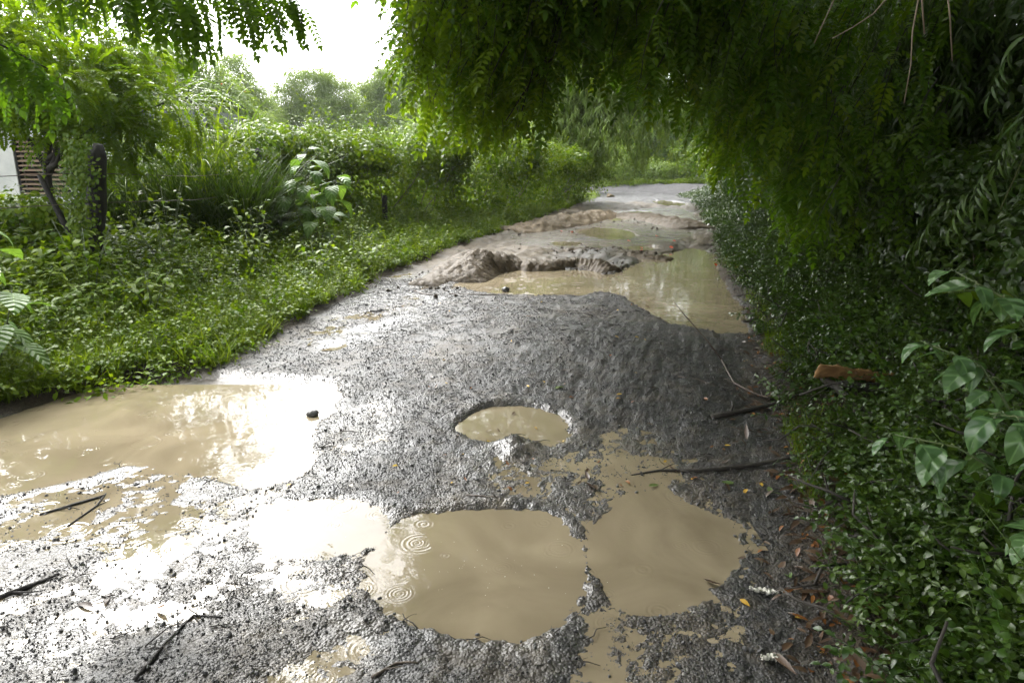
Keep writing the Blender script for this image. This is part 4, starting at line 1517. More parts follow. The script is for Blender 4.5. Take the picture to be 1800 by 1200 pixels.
n = 3500
x, y = RNG.uniform(-7.5, -1.2, n), RNG.uniform(-7, 4.2, n)
z = 5.6 + .5 * fbm(x, y, .4, 3) + RNG.uniform(-.6, .6, n) + .8 * sstep(-4.5, -7, x)
ok = (fbm(x, y, .7, 3) > -.35)
P2 = np.stack([x, y, z], 1)[ok]
n = len(P2)
scatter('added_shade_foliage', 'frond', P2, rnd(n) * np.array([1, 1, .3]) + np.array([0, 0, -.4]), np.tile([0, 0, 1.], (n, 1)) + rnd(n) * .4, RNG.uniform(1.6, 2.4, n), root)  # foliage added out of view overhead, cuts sky light on the road
part('limb', MB().tube(limb((-5.2, 3.3, 3.1), (-4.0, 0, 5.6), 6, .04, .05), [.10, .09, .08, .06, .05, .04, .03], 8, .1), M['bark'], root)
# ------------------------------------------------------------------ the great shade tree on the right
root = thing('shade_tree', 'huge dark tree on the right bank roofing the road with hanging feathery branches', 'tree', (6.6, 8.5, 1.3))
part('trunk', MB().tube(limb((6.6, 8.5, 1.0), (5.6, 8.0, 4.6), 7, 0, .04), [.34, .32, .30, .28, .26, .24, .22, .2], 12, .1), M['bark'], root)
LIMBS = [((5.6, 8, 4.6), (-.6, 6.6, 4.6)), ((5.6, 8, 4.6), (.3, 9.5, 4.9)), ((5.6, 8, 4.6), (1.2, 4.6, 4.6)), ((5.6, 8, 4.6), (2.0, 1.5, 4.7)), ((5.6, 8, 4.6), (3.0, 14, 5.4)), ((5.6, 8, 4.6), (6, 2.5, 5.0)), ((5.6, 8, 4.6), (8, 14, 5.4))]
for a, b in LIMBS:
    part('limb', MB().tube(limb(a, b, 7, .06, .06), [.16, .14, .12, .10, .08, .06, .045, .03], 8, .12), M['bark'], root)

# roof of leaves; its unseen left and rear reach added to block sky light
n = 30000
x = RNG.uniform(-5.5, 10, n)
y = RNG.uniform(-9, 21, n)
edge = -1.35 - 1.5 * sstep(9.5, 6.5, y) - .3 * sstep(13, 10, y) + .5 * fbm(y, y * 0, .6, 2) + .04 * np.maximum(y - 6, 0) - 4.5 * sstep(1.5, -2.0, y)
ok = x > edge
x, y = x[ok], y[ok]
n = len(x)
dome = 5.5 - .9 * np.exp(-((x - edge[ok]) / .8)) + .5 * fbm(x, y, .35, 3)
z = dome + RNG.uniform(-.75, .75, n)
P = np.stack([x, y, z], 1)
Yd = rnd(n) * np.array([1, 1, .3]) + np.array([-.3, 0, -.45])
scatter('roof_foliage', 'frond_big', P, Yd, np.tile([0, 0, 1.], (n, 1)) + rnd(n) * .4, RNG.uniform(1.3, 2.0, n), root)

# hanging branchlets: outline of the tips as in the photograph, spread over several metres of depth
TIPX = [690, 706, 716, 733, 752, 768, 790, 830, 880, 925, 955, 985, 1010, 1050, 1080, 1120, 1170, 1210, 1250, 1300, 1380, 1500, 1700]  # px
TIPY = [5, 60, 100, 165, 215, 228, 232, 238, 258, 262, 240, 190, 130, 115, 150, 205, 165, 205, 260, 330, 410, 440, 400]
P, Y, Z, S = [], [], [], []
tw = MB()
thick = []


def hang(px, Yd, tipy, top_z, length, dens=1.0, sc=1.0):
    tip = at(px, tipy, Yd)
    tip.z = max(tip.z, .95)
    L = min(length, top_z - tip.z) if top_z > tip.z + .25 else .25
    start = tip + Vector((U(.05, .35) * L, U(-.15, .3) * L, L))
    pts = []
    for i in range(7):
        t = i / 6
        p = start.lerp(tip, t)
        p.x += -.10 * L * math.sin(t * 2.6) + U(-.02, .02)
        p.y += U(-.02, .02)
        pts.append(p)
    tw.tube(pts, [.006 - .0007 * i for i in range(7)], 4)
    n = max(3, int(L * 13 * dens))
    for k in range(n):
        f = (k + U(0, 1)) / n * 6
        i = min(int(f), 5)
        p = pts[i].lerp(pts[i + 1], f - i)
        a = U(0, 6.283)
        P.append(tuple(p))
        Y.append((math.cos(a) - .25, math.sin(a) - .2, -U(.1, 1.2)))
        Z.append((math.cos(a) * .5 + U(-.3, .3), math.sin(a) * .5 + U(-.3, .3), .8))
        S.append(sc * U(.75, 1.15))


for k in range(300):
    px = U(680, 1300) if k > 180 else U(680, 1080)
    Yd = U(5.2, 8.6)
    ty = float(np.interp(px, TIPX, TIPY)) - 300 * random.random() ** 1.5 + U(-10, 6)
    hang(px, Yd, ty - 18, 4.9, U(.5, 1.3), .9, 1.12)
for k in range(420):
    px = U(1040, 1700)
    Yd = U(6, 13)
    ty = float(np.interp(px, TIPX, TIPY)) - 420 * random.random() ** 1.3 + U(-25, 10)
    hang(px, Yd, ty, 5.2, U(.6, 1.5), .9, 1.3)
tb = part('hanging_twigs', tw, M['bark'], root)
tb['kind'] = 'stuff'
P, Y, Z, S = (np.array(q) for q in (P, Y, Z, S))
# lighter yellow green copies paint backlight into the outer and lowest fronds
lit_fronds = RNG.random(len(P)) < .24 + .60 * sstep(.9, -.6, P[:, 0]) * sstep(9, 6.5, P[:, 1]) + .35 * sstep(2.5, 1.9, P[:, 2]) * sstep(3, 1.5, P[:, 0])
scatter('hanging_foliage', 'frond_big', P[~lit_fronds], Y[~lit_fronds], Z[~lit_fronds], S[~lit_fronds], root, 150, 'frond')
scatter('lit_foliage', 'frond_big_lit', P[lit_fronds], Y[lit_fronds], Z[lit_fronds], S[lit_fronds], root, 150, 'frond')
for pts, r_ in (([(1.9, 6.8, 4.3), (.9, 6.6, 3.2), (.45, 6.3, 2.6), (.15, 6.0, 2.25), (-.05, 5.9, 1.95)], .013), ([(.9, 6.6, 3.2), (.6, 6.1, 2.7), (.22, 6.0, 2.5), (.1, 5.9, 2.1), (.05, 5.9, 1.9)], .011),
                ([(1.2, 6.4, 3.4), (1.35, 6.2, 2.9), (1.28, 6.1, 2.5), (1.1, 6, 2.2)], .010), ([(-.2, 6.2, 3.5), (-.35, 6.0, 2.9), (-.5, 5.8, 2.4), (-.62, 5.7, 2.1)], .010)):
    part('branch', MB().tube(pts, [r_ * (1 - .17 * i) for i in range(len(pts))], 6, .15), M['bark'], root)

root2 = thing('shade_tree', 'second dark tree on the right bank, roofing the far road before the bend', 'tree', (10.2, 27, 1.3))
part('trunk', MB().tube(limb((10.2, 27, .9), (9.4, 27, 5.6), 6, 0, .04), [.3, .28, .26, .24, .22, .2, .18], 10, .1), M['bark'], root2)
for b in ((4.5, 25, 6.8), (5.5, 32, 7.2), (8, 20, 6.6), (10, 35, 7)):
    part('limb', MB().tube(limb((9.4, 27, 5.6), b, 6, .05, .06), [.15, .13, .11, .08, .06, .04, .03], 7, .12), M['bark'], root2)
n = 6500
y = RNG.uniform(18, 37, n)
x = left_edge(y) + .6 + RNG.random(n) * 12
P = np.stack([x, y, 7.0 + .6 * fbm(x, y, .3, 3) + RNG.uniform(-.9, .9, n)], 1)
scatter('roof_foliage', 'frond_big', P, rnd(n) * np.array([1, 1, .3]) + np.array([-.3, 0, -.45]), np.tile([0, 0, 1.], (n, 1)) + rnd(n) * .4, RNG.uniform(1.8, 2.6, n), root2)

# ------------------------------------------------------------------ right bank
# a solid back row of plants closing the bank, then nearer ones
RB = [(4.0, 1.2, 1.2, 2.6, 'leafy bush just behind the large leaved vine at the right edge'), (5.0, 3.6, 1.4, 3.2, 'dark tall bush in the shadow under the shade tree, nearest the right edge'),
      (5.6, 6.0, 1.5, 3.4, 'dark tall bush in the deepest shadow of the right bank'), (6.4, 9.0, 1.5, 3.3, 'dark tall bush around the trunk of the shade tree'),
      (7.2, 12, 1.6, 3.2, 'dark tall bush on the bank past the shade tree'), (8.0, 15.5, 1.7, 3.2, 'dark tall bush on the bank opposite the mud mound'),
      (8.9, 19.5, 1.8, 3.4, 'dark tall bush on the bank opposite the tan mud bank'), (10.0, 24, 2.0, 3.6, 'dark tall bush on the bank near the bend'), (11.4, 29, 2.2, 3.6, 'last dark tall bush on the right bank before the bend'),
      (2.9, -1.2, 1.2, 3.0, 'bush on the right bank beside the viewer'), (6.8, 3.2, 1.8, 5.0, 'tallest dark bush seen through the right edge bamboo'), (8.2, 7.0, 2.0, 5.2, 'tall dark bush up the slope behind the trunk of the shade tree'), (9.6, 12, 2.2, 5.4, 'tall dark bush up the slope above the drooping bamboo')]
for x, y, r_, h, lb in RB:
    shrub('bank_shrub', lb, 'shrub', x, y, r_, r_ * 1.15, h, 800, 'shrub_cluster', 1.25 + .035 * y, 'dark bushes at the back of the right bank', stems=5)
RF = [(3.35, 3.9, .55, 1.0), (3.75, 5.2, .65, 1.2), (4.15, 6.7, .7, 1.2), (4.5, 8.2, .75, 1.35), (4.9, 9.8, .8, 1.4), (5.4, 11.8, .85, 1.4), (5.9, 13.8, .9, 1.5), (6.4, 16, .95, 1.5), (7.0, 18.5, 1.0, 1.6), (7.8, 21.5, 1.1, 1.7), (8.7, 25, 1.2, 1.8), (9.7, 29, 1.3, 1.9)]
ordn = ['first', 'second', 'third', 'fourth', 'fifth', 'sixth', 'seventh', 'eighth', 'ninth', 'tenth', 'eleventh', 'twelfth']
for i, (x, y, r_, h) in enumerate(RF):
    shrub('glossy_shrub', f'{ordn[i]} glossy leaved shrub along the foot of the right bank, counting away from the viewer', 'shrub', x, y, r_, r_, h, 520, 'shrub_cluster', .8 + .045 * y, 'glossy shrubs along the right bank')
# fine leaved carpet
n = 17000
x, y = strip(n, 1.0, 20, 1, .0, 3.0, 1.9)
s = RNG.uniform(.75, 1.35, n) * (1 + .04 * y)
ok = RNG.random(n) < sstep(-.02, .30, x - right_edge(y) + .16 * fbm(x, y, 3, 2))
clear = lambda x, y: (np.abs(x - 2.13) > .27) | (y > 4.25) | (y < 3.93)
ok &= clear(x, y)
carpet('ground_cover', 'cover_cluster', 'small glossy leaved creeper carpeting the right bank', x[ok], y[ok], s[ok] * .72, .055, .9)
x, y = strip(15000, 1.0, 16, 1, .02, 3.0, 1.9)
ok = (RNG.random(len(x)) < sstep(-.02, .35, x - right_edge(y) + .16 * fbm(x, y, 3, 2))) & clear(x, y)
s = RNG.uniform(.6, 1.25, len(x)) * (.85 + .6 * fbm(x, y, 1.6, 2) + .04 * y)
carpet('ground_cover', 'cover_sprig', 'leafy sprigs standing up through the creeper of the right bank', x[ok], y[ok], s[ok], 0, .6)
x, y = strip(1300, 1.2, 12, 1, .4, 3.0, 1.5)
ok = clear(x, y)
carpet('ground_cover', 'bank_vine', 'heart leaved vines trailing over the right bank', x[ok], y[ok], RNG.uniform(.5, 1.0, len(x))[ok], .2, .9)
x, y = strip(6500, 1.0, 14, 1, .25, 2.6, 1.6)
ok = clear(x, y)
x, y = x[ok], y[ok]
s = .75 * RNG.uniform(.8, 1.5, len(x)) * (1 + .03 * y)
carpet('ground_cover', 'cover_cluster', 'taller drifts of glossy creeper on the right bank', x, y, s, 1.2 * .12, .8, .0)
x, y = strip(1500, 3.0, 14, 1, .05, 1.2, 1.4)
carpet('verge_grass', 'grass_tuft', 'soft grass between the puddle and the right bank creeper', x, y, RNG.uniform(.6, 1.2, len(x)), 0, .3, .1)
x, y = strip(2600, 18, 36, 1, -.1, 3.0, 1)
carpet('ground_cover', 'cover_cluster', 'creeper along the far part of the right bank', x, y, RNG.uniform(1.6, 2.6, len(x)), .06, .6)

x, y = strip(900, 1.2, 9, 1, .1, 2.6, 1.4)
z = ground_h(x, y)
n = len(x)
o = scatter('dead_stems', 'twiglet', np.stack([x, y, z + .03 + .10 * RNG.random(n)], 1), rnd(n) * np.array([1, 1, .7]), np.tile([0, 0, 1.], (n, 1)) + rnd(n) * .3, RNG.uniform(1.2, 3.2, n))
o['label'] = 'dead stems tangled in the creeper of the right bank'
# bamboo on the right
RBm = 'bamboo on the right bank'
bamboo('bamboo clump with long pale leaves hanging in at the right edge of the picture', 3.7, 3.3, 3.3,
       [(-.75, -.1, 1.55, .42), (-.95, .2, 1.75, .42), (-.55, .5, 1.9, .45), (-.85, .75, 1.35, .42), (-.4, -.5, 2.2, .45), (-.9, -.5, 2.5, .40), (-1.15, -.3, 2.75, .35), (-.6, .9, 1.7, .45)], 85, 'bamboo_spray', 1.0, RBm, .8, .016, 150)
bamboo('drooping dark bamboo on the bank beyond the glossy shrubs', 6.2, 12.0, 4.6,
       [(-1.2, -1, 1.6, .8), (-1.5, .2, 1.9, .8), (-1.3, 1.2, 1.7, .8), (-.5, -1.6, 2.2, .9), (-1.6, 2.2, 1.8, .8), (-.8, .4, 2.8, .9)], 190, 'bamboo_spray', 1.5, RBm, .9, .03)
bamboo('drooping bamboo with narrow leaves hanging in front of the dark bank past the orange board', 5.0, 7.6, 3.6,
       [(-.9, -.6, 1.25, .55), (-1.15, .2, 1.45, .55), (-.8, .9, 1.2, .55), (-.3, -1.2, 1.5, .6), (-1.0, -.1, 2.1, .55), (-.5, .5, 2.5, .6)], 150, 'bamboo_spray', 1.2, RBm, .8, .02)
bamboo('drooping bamboo with narrow leaves beside the far end of the right hand puddle', 6.0, 10.4, 3.8,
       [(-1.2, -.6, 1.35, .65), (-1.4, .3, 1.6, .65), (-1.0, 1.1, 1.3, .65), (-.4, -1.2, 1.7, .7), (-1.3, -.1, 2.3, .65), (-.6, .5, 2.7, .7)], 160, 'bamboo_spray', 1.35, RBm, .9, .022)
bamboo('drooping bamboo over the right side of the road near the bend', 8.8, 22, 5.6,
       [(-1.6, -1, 2.3, 1.1), (-2.0, .5, 2.7, 1.1), (-1.6, 2, 2.4, 1.1), (-.6, -2, 2.6, 1.2), (-1.2, 0, 4, 1.2), (-2.4, 2.5, 3.1, 1.1), (-2.6, 1, 4.2, 1.1)], 230, 'far_spray', 1.15, RBm, .9, .035)
bamboo('tall bamboo closing the right side of the far bend', 11.5, 32, 6.5,
       [(-2.2, -1, 3.0, 1.3), (-2.6, .5, 3.6, 1.3), (-1.6, 2, 3.0, 1.3), (-.6, -2, 3.0, 1.4), (-1.2, 0, 5, 1.4), (-3.0, 2, 4.4, 1.3), (.5, 1, 5, 1.4)], 230, 'far_spray', 1.4, RBm, .9, .04)

# big leaved vine, lower right
bx, by = 1.98, 2.2
bz = gz1(bx, by)
big_leaf_plant('large_leaved_vine', 'vine with large pointed green leaves filling the lower right edge of the picture', (bx, by, bz),
               [([(bx, by, bz), (bx - .2, by - .05, bz + .25), (bx - .42, by + .02, bz + .38), (bx - .62, by + .1, bz + .40)], 13),
                ([(bx, by, bz), (bx - .15, by + .05, bz + .4), (bx - .32, by + .12, bz + .65), (bx - .5, by + .2, bz + .72)], 14),
                ([(bx, by, bz), (bx - .1, by - .2, bz + .1), (bx - .25, by - .3, bz + .22), (bx - .4, by - .35, bz + .25)], 13),
                ([(bx, by, bz), (bx - .1, by - .15, bz + .35), (bx - .3, by - .15, bz + .55), (bx - .42, by - .1, bz + .55)], 14),
                ([(bx, by, bz), (bx + .02, by + .1, bz + .5), (bx - .15, by + .25, bz + .85), (bx - .3, by + .4, bz + .95)], 13),
                ([(bx, by, bz), (bx - .05, by - .3, bz + .3), (bx - .2, by - .5, bz + .35)], 11),
                ([(bx, by, bz), (bx - .2, by - .45, bz + .1), (bx - .38, by - .6, bz + .12)], 10),
                ([(bx, by, bz), (bx - .05, by - .1, bz + .5), (bx - .2, by - .1, bz + .8)], 11)], 'bigleaf', (.165, .088), droop=(.5, 1.3), stem_r=.006)
# round leaved sprig above the vine
bx, by = 2.75, 3.35
bz = gz1(bx, by)
big_leaf_plant('round_leaved_sprig', 'light green round leaved sprig above the large leaved vine', (bx, by, bz),
               [([(bx, by, bz), (bx - .1, by, bz + .35), (bx - .35, by, bz + .62), (bx - .58, by, bz + .6)], 12), ([(bx, by, bz), (bx - .05, by, bz + .4), (bx - .22, by - .1, bz + .7)], 9),
                ([(bx, by, bz), (bx, by, bz + .4), (bx - .05, by + .05, bz + .75)], 8)], 'vine', (.10, .075), droop=(.2, .7), stem_r=.005, kind='heart')

# dead pale twigs hanging under the canopy on the right
for pts, lb in (([at(1480, -30, 3.2), at(1450, 35, 3.2), at(1431, 77, 3.2)], 'short pale dead twig hanging leftmost under the dark canopy'),
                ([at(1575, -20, 3.0), at(1535, 25, 3.0), at(1500, 48, 3.0), at(1463, 68, 3.0)], 'slanting pale dead twig under the dark canopy'),
                ([at(1618, -20, 2.8), at(1604, 55, 2.8), at(1601, 115, 2.8), at(1589, 182, 2.8)], 'long pale dead twig hanging straight down, middle of the dark canopy'),
                ([at(1619, -20, 2.82), at(1625, 60, 2.82)], 'short pale dead twig beside the longest hanging one'),
                ([at(1664, -20, 2.8), at(1670, 30, 2.8), at(1674, 108, 2.8)], 'pale dead twig hanging rightmost under the dark canopy')):
    tag(link('hanging_twig', MB().tube(pts, [.0035 - .0006 * i for i in range(len(pts))], 5).mesh('hanging_twig', M['pale_twig'])), lb, 'twig', 'dead twigs hanging under the canopy')

# ------------------------------------------------------------------ debris on the road
def on_ground(p, lift):
    x, y = gnd(*p)
    return Vector((x, y, max(gz1(x, y), 0) + lift))


def stick(label, pxs, radii, mat='bark', lifts=None, name='fallen_stick'):
    pts = [on_ground(p, (lifts[i] if lifts else radii[i] * .7)) for i, p in enumerate(pxs)]
    fine, fr = [], []
    for i in range(len(pts) - 1):
        for t in (0, .5):
            fine.append(pts[i].lerp(pts[i + 1], t) + Vector((U(-1, 1), U(-1, 1), 0)) * radii[i] * .7)
            fr.append(radii[i] * (1 - t) + radii[i + 1] * t)
    fine.append(pts[-1])
    fr.append(radii[-1])
    mb = MB().tube(fine, fr, 7, .3)
    for k in range(1, len(fine) - 1):
        if random.random() < .55:
            d_ = (fine[k + 1] - fine[k]).normalized()
            sd = Vector((-d_.y, d_.x, 0)) * random.choice((-1, 1))
            l_ = U(5, 13) * fr[k]
            mb.tube([fine[k], fine[k] + d_ * l_ * .6 + sd * l_ * .5 + Vector((0, 0, U(-.002, .015))), fine[k] + d_ * l_ + sd * l_ * U(.6, 1) + Vector((0, 0, U(-.004, .01)))], [fr[k] * .6, fr[k] * .4, fr[k] * .2], 5)
    return tag(link(name, mb.mesh(name, M[mat])), label, 'stick', 'sticks lying on the road')


stick('long thin bent twig rising from the gravel beside the right hand puddle', [(1400, 716), (1340, 700), (1290, 680), (1268, 640)], [.009, .009, .008, .007], 'twig')
o = SC.objects['fallen_stick']
q = on_ground((1268, 640), .004)
t2 = at(1185, 531, q.y + .25)
mb = MB().tube([q, q.lerp(t2, .35) + Vector((.03, 0, -.02)), q.lerp(t2, .7), t2], [.007, .006, .005, .003], 5)
link('twig_tip', mb.mesh('twig_tip', M['twig']), o)
stick('straight dark branch lying half on the gravel by the right verge', [(1250, 741), (1320, 727), (1396, 714)], [.017, .017, .014])
stick('dark crooked log end poking out of the right verge plants', [(1432, 718), (1462, 742), (1500, 770), (1535, 795)], [.022, .024, .022, .018], lifts=[.15, .14, .11, .07])
stick('long thin dark branch lying across the right verge edge', [(1110, 835), (1160, 828), (1230, 830), (1330, 820), (1445, 815)], [.003, .007, .011, .012, .010])
stick('thin brown twig on the gravel left of the straight dark branch', [(1190, 672), (1225, 676), (1256, 688)], [.004, .004, .003], 'twig')
stick('black bent stick in the wet mud at the bottom left', [(238, 1205), (285, 1140), (342, 1082), (392, 1087)], [.007, .007, .005, .003], 'post')
stick('dark rotten stick at the left edge near the bottom', [(-10, 1055), (50, 1035), (104, 1010)], [.008, .010, .006], 'post')
stick('clump of dark twigs beside the big left puddle', [(70, 905), (130, 888), (184, 872)], [.005, .008, .006], 'post')
stick('thin stick lying on the mud below the white lit pool', [(120, 925), (170, 890), (186, 868)], [.004, .005, .004], 'post')
stick('small dark stick at the top rim of the main pothole', [(820, 876), (850, 879), (875, 882)], [.004, .004, .003], 'twig')
stick('short dark stick on the rim of the white lit pool', [(655, 1195), (695, 1170), (735, 1172)], [.005, .005, .003], 'twig')
stick('thin twig on the pale mud left of the mud mound', [(728, 512), (745, 518), (765, 520)], [.008, .008, .005], 'twig')
stick('thin twig across the pale mud in front of the middle pools', [(790, 518), (830, 519), (900, 521)], [.007, .007, .005], 'twig')
stick('short dark stick beside the lower left verge on gravel', [(652, 548), (663, 548), (674, 545)], [.012, .012, .008], 'post')

# dark stone in the left pool and rocks
def rock(label, px, r, mat='stone', name='stone', sink=.35):
    import bmesh
    bm = bmesh.new()
    bmesh.ops.create_icosphere(bm, subdivisions=3, radius=1)
    sd_ = U(0, 50)
    for v in bm.verts:
        c = np.array(v.co)
        v.co *= 1 + .5 * float(fbm(np.array([c[0] * 1.1 + sd_]), np.array([c[1] + c[2] * 1.3]), 1.0, 4)[0])
    bm.transform(Matrix.Diagonal((r * 1.25, r, r * .75, 1)))
    me_ = bpy.data.meshes.new(name)
    bm.to_mesh(me_)
    bm.free()
    me_.polygons.foreach_set('use_smooth', [True] * len(me_.polygons))
    me_.materials.append(M[mat])
    o = link(name, me_)
    x, y = gnd(*px)
    o.location = (x, y, max(gz1(x, y), 0) + r * sink)
    o.rotation_euler = (0, 0, U(0, 6))
    return tag(o, label, 'stone')


rock('dark lump of stone standing at the right shore of the big left pool', (550, 730), .034)
rock('half sunk pale brown stone in the left corner of the big left pool', (38, 698), .085, 'clay')
rock('pale brown boulder where the far road bends left', (1072, 347), .17, 'clay', sink=.2)
rock('brown clod of mud on the road beyond the mud mound', (943, 404), .16, 'clay')
rock('small grey stone on the gravel left of the middle pools', (888, 512), .05)

# orange board thrown into the right verge
def board():
    c = at(1505, 658, 4.2)
    root = thing('discarded_board', 'torn orange brown board lying in the creeper of the right verge', 'board', (c.x, c.y, gz1(c.x, c.y)))
    n, m = 26, 9
    V, F = [], []
    for sgn in (1, -1):
        for i in range(n):
            for j in range(m):
                u, v = i / (n - 1) * 2 - 1, j / (m - 1) * 2 - 1
                rag = .008 * math.sin(u * 9) + .006 * math.sin(u * 31) + U(-.007, .007)
                x = u * .25 + (rag if abs(u) > .99 else 0)
                z = v * .046 * (1 - .25 * u) + (rag if abs(v) > .99 else 0)
                yy = sgn * -.009 + .005 * math.sin(u * 5 + v * 2) + .003 * math.sin(u * 22 + v * 7)
                V.append((c.x + x, c.y + yy - z * .7, c.z + z - .03 * u))
    for s_ in range(2):
        for i in range(n - 1):
            for j in range(m - 1):
                o = s_ * n * m
                q = (o + i * m + j, o + (i + 1) * m + j, o + (i + 1) * m + j + 1, o + i * m + j + 1)
                F.append(q if s_ == 0 else q[::-1])
    per = [(i, 0) for i in range(n)] + [(n - 1, j) for j in range(1, m)] + [(i, m - 1) for i in range(n - 2, -1, -1)] + [(0, j) for j in range(m - 2, 0, -1)]
    for k in range(len(per)):
        a, b = per[k], per[(k + 1) % len(per)]
        ia, ib = a[0] * m + a[1], b[0] * m + b[1]
        F.append((ib, ia, ia + n * m, ib + n * m))
    mb = MB()
    mb.add(V, F)
    part('panel', mb, M['foam'], root)
    part('rotten_edge', MB().tube([c + Vector((-.17, -.06, -.055)), c + Vector((-.05, -.07, -.06)), c + Vector((.08, -.06, -.075)), c + Vector((.2, -.05, -.08))], [.02, .03, .03, .02], 7, .4), M['rotten'], root)


board()

# white torn scraps
def scrap(label, px, l, w_, ang):
    x, y = gnd(*px)
    z = gz1(x, y)
    n, m = 14, 6
    V, F = [], []
    for s_ in (0, 1):
        for i in range(n):
            for j in range(m):
                u, v = i / (n - 1) * 2 - 1, j / (m - 1) * 2 - 1
                ww = w_ * (.75 + .3 * math.sin(u * 4 + 1) + .2 * math.sin(u * 11))
                V.append((u * l + .003 * math.sin(v * 9), v * ww + .004 * math.sin(u * 13), .006 + .004 * math.sin(u * 8 + v * 4) + (.007 if s_ else 0) + .003 * math.sin(u * 19)))
    for s_ in (0, 1):
        for i in range(n - 1):
            for j in range(m - 1):
                o = s_ * n * m
                q = (o + i * m + j, o + (i + 1) * m + j, o + (i + 1) * m + j + 1, o + i * m + j + 1)
                F.append(q if s_ else q[::-1])
    o = link('white_scrap', MB().add(V, F).mesh('white_scrap', M['scrap']))
    o.location = (x, y, z + .006)
    o.rotation_euler = (0, 0, ang)
    return tag(o, label, 'scrap', 'white scraps on the gravel')


scrap('long torn white scrap on black gravel beside the right pothole', (1342, 1043), .052, .014, R(-14))
scrap('short white scrap on black gravel at the bottom of the picture', (1356, 1163), .036, .013, R(4))

# fallen leaves, petals
LK = [('yellow', .045, .017, 'small yellow fallen leaf on the wet road'), ('orange', .05, .02, 'small orange fallen leaf on the wet road'), ('dry', .07, .018, 'narrow brown fallen leaf on the wet road'),
      ('deadgrass', .06, .022, 'green fallen leaf on the wet road'), ('petal', .055, .05, 'red fallen petal on the far road')]
LM = {}
for k, l, w_, lb in LK:
    LM[k] = [MB().add(*leaf(l * U(.85, 1.2), w_ * U(.8, 1.2), 'ovate' if k != 'dry' else 'lance', 5, U(.1, .5), U(-.5, .6))).mesh('fallen_leaf', M[k]) for _ in range(3)]


MARKS = [('the main pothole', 850, 1010), ('the right pothole', 1180, 970), ('the small upper pothole', 905, 745), ('the white lit pool', 565, 925), ('the big left pool', 300, 745),
         ('the straight dark branch', 1320, 728), ('the long dark branch', 1290, 825), ('the mud mound', 860, 470), ('the right hand puddle', 1190, 520), ('the gravel hump', 980, 600),
         ('the bent black stick', 300, 1130), ('the long white scrap', 1342, 1043), ('the short white scrap', 1356, 1163), ('the pale left shoulder', 720, 560), ('the tan mud bank', 980, 400)]
DESC = dict(yellow='small yellow fallen leaf', orange='small orange fallen leaf', dry='narrow brown fallen leaf', deadgrass='green fallen leaf', petal='red fallen petal')
GRP = dict(yellow='yellow fallen leaves', orange='orange fallen leaves', dry='brown fallen leaves', deadgrass='green fallen leaves', petal='red petals on the far road')
DROPS = {}


def drop(kind, px, sc=1.0):
    x, y = gnd(*px)
    z = max(gz1(x, y), 0.001)
    o = link('fallen_petal' if kind == 'petal' else 'fallen_leaf', random.choice(LM[kind]))
    o.location = (x, y, z + .008)
    o.rotation_euler = (U(-.3, .3), U(-.4, .4), U(0, 6.28))
    o.scale = (sc,) * 3
    tag(o, None, 'petal' if kind == 'petal' else 'leaf', GRP[kind])
    m = min(MARKS, key=lambda q: math.hypot(q[1] - px[0], (q[2] - px[1]) * 1.6))
    dx, dy = px[0] - m[1], (px[1] - m[2]) * 1.6
    w_ = ('right of' if dx > 0 else 'left of') if abs(dx) > abs(dy) else ('in front of' if dy > 0 else 'beyond')
    DROPS.setdefault((kind, w_, m[0]), []).append((-px[1], o))


def label_drops():
    nth = ['nearest', 'second nearest', 'third nearest', 'fourth nearest', 'fifth nearest', 'sixth nearest', 'seventh nearest', 'eighth nearest', 'ninth nearest', 'tenth nearest', 'eleventh nearest', 'twelfth nearest']
    for (k, w_, m), L_ in DROPS.items():
        L_.sort(key=lambda q: q[0])
        for i, (_, o) in enumerate(L_):
            o['label'] = f'{DESC[k]} {w_} {m}' + (f', {nth[min(i, 11)]} to the viewer' if len(L_) > 1 else '')


for p in ((505, 857), (690, 822), (1300, 1058), (930, 690), (957, 682), (1093, 702), (1215, 846), (1313, 862), (1340, 857), (1410, 1093), (1440, 1150), (1405, 882), (775, 535), (1080, 608), (1115, 610), (1131, 612), (815, 584), (790, 555)):
    drop('yellow', p, U(.8, 1.1))
for p in ((275, 1072), (755, 688), (1000, 705), (1115, 713), (700, 870), (745, 510), (705, 540), (1420, 1095), (1225, 845), (1460, 1098), (1110, 540)):
    drop('orange', p, U(.8, 1.2))
for p in ((190, 1045), (165, 1070), (1035, 845), (1045, 855), (1030, 850), (1275, 852), (1380, 880), (1310, 980), (1325, 985), (1235, 1020), (1350, 905), (1450, 955), (1470, 1000), (1300, 780), (1190, 832), (1330, 760)):
    drop('dry', p, U(.9, 1.4))
for p in ((160, 682), (205, 668), (182, 685), (1140, 857), (1290, 852), (1350, 858), (1375, 872), (1470, 1140), (1390, 1020), (60, 715), (130, 708), (990, 690)):
    drop('deadgrass', p, U(.9, 1.6))
for i in range(70):
    p = (U(650, 1330), U(520, 860))
    drop(random.choice(['yellow', 'orange', 'dry', 'dry']), p, U(.5, .95))
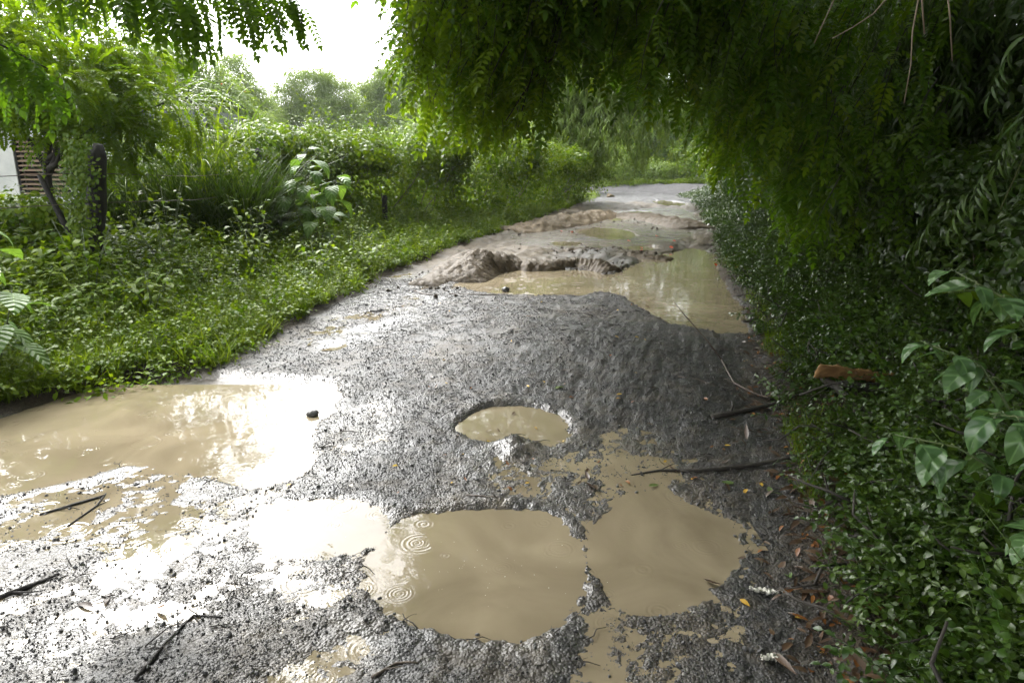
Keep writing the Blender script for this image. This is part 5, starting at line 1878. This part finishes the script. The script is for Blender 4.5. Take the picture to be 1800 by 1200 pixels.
for p in ((1003, 408), (1107, 424), (1188, 427), (1155, 416), (1258, 468), (1287, 486), (1277, 465), (1180, 441), (985, 407), (1130, 437)):
    drop('petal', p, U(1.2, 1.9))

label_drops()

# litter under the right verge
n = 1250
y = 1.1 + 6.5 * RNG.random(n) ** 1.6
x = right_edge(y) + RNG.normal(size=n) * .17 + .16
z = ground_h(x, y)
ok = z > 0
x, y, z = x[ok], y[ok], z[ok]
n = len(x)
o = scatter('leaf_litter', 'litter', np.stack([x, y, z + .010 + .012 * RNG.random(n)], 1), rnd(n) * np.array([1, 1, .25]), np.tile([0, 0, 1.], (n, 1)) + rnd(n) * .5, RNG.uniform(.4, 1.25, n))
o['label'] = 'brown and orange leaf litter along the edge of the right verge'

n = 2600
y = 1.2 + 7 * RNG.random(n) ** 1.5
x = left_edge(y) + (right_edge(y) + .3 - left_edge(y)) * RNG.random(n) ** .55
z = ground_h(x, y)
ok = (z > .002) & (fbm(x, y, 1.3, 3) > -.08)
x, y, z = x[ok], y[ok], z[ok]
n = len(x)
o = scatter('twig_litter', 'twiglet', np.stack([x, y, z + .006], 1), rnd(n) * np.array([1, 1, .12]), np.tile([0, 0, 1.], (n, 1)), RNG.uniform(.35, 1.3, n))
o['label'] = 'bits of dark twig strewn over the wet gravel'

# rain bubbles on the main pothole
n = 60
bx_, by_ = gnd(850, 1000)
P = np.stack([bx_ + RNG.normal(size=n) * .22, by_ + RNG.normal(size=n) * .16, np.zeros(n)], 1)
P = P[ground_h(P[:, 0], P[:, 1]) < -.015]
o = scatter('rain_bubbles', 'bubble', P, rnd(len(P)), rnd(len(P)), .0016 + .0024 * RNG.random(len(P)) ** 2)
o['label'] = 'small pale rain bubbles floating on the main pothole'

# ------------------------------------------------------------------ rain haze
bx = MB().box((-90, -12, -1.6), (90, 95, 16))
m, t, out = new_mat('rain_haze')
vp = N(t, 'ShaderNodeVolumePrincipled')
vp.inputs['Color'].default_value = (.93, .96, 1, 1)
vp.inputs['Density'].default_value = 0.0005
t.links.new(vp.outputs[0], out.inputs['Volume'])
hz = link('haze', bx.mesh('haze', m, False))
hz['kind'] = 'stuff'
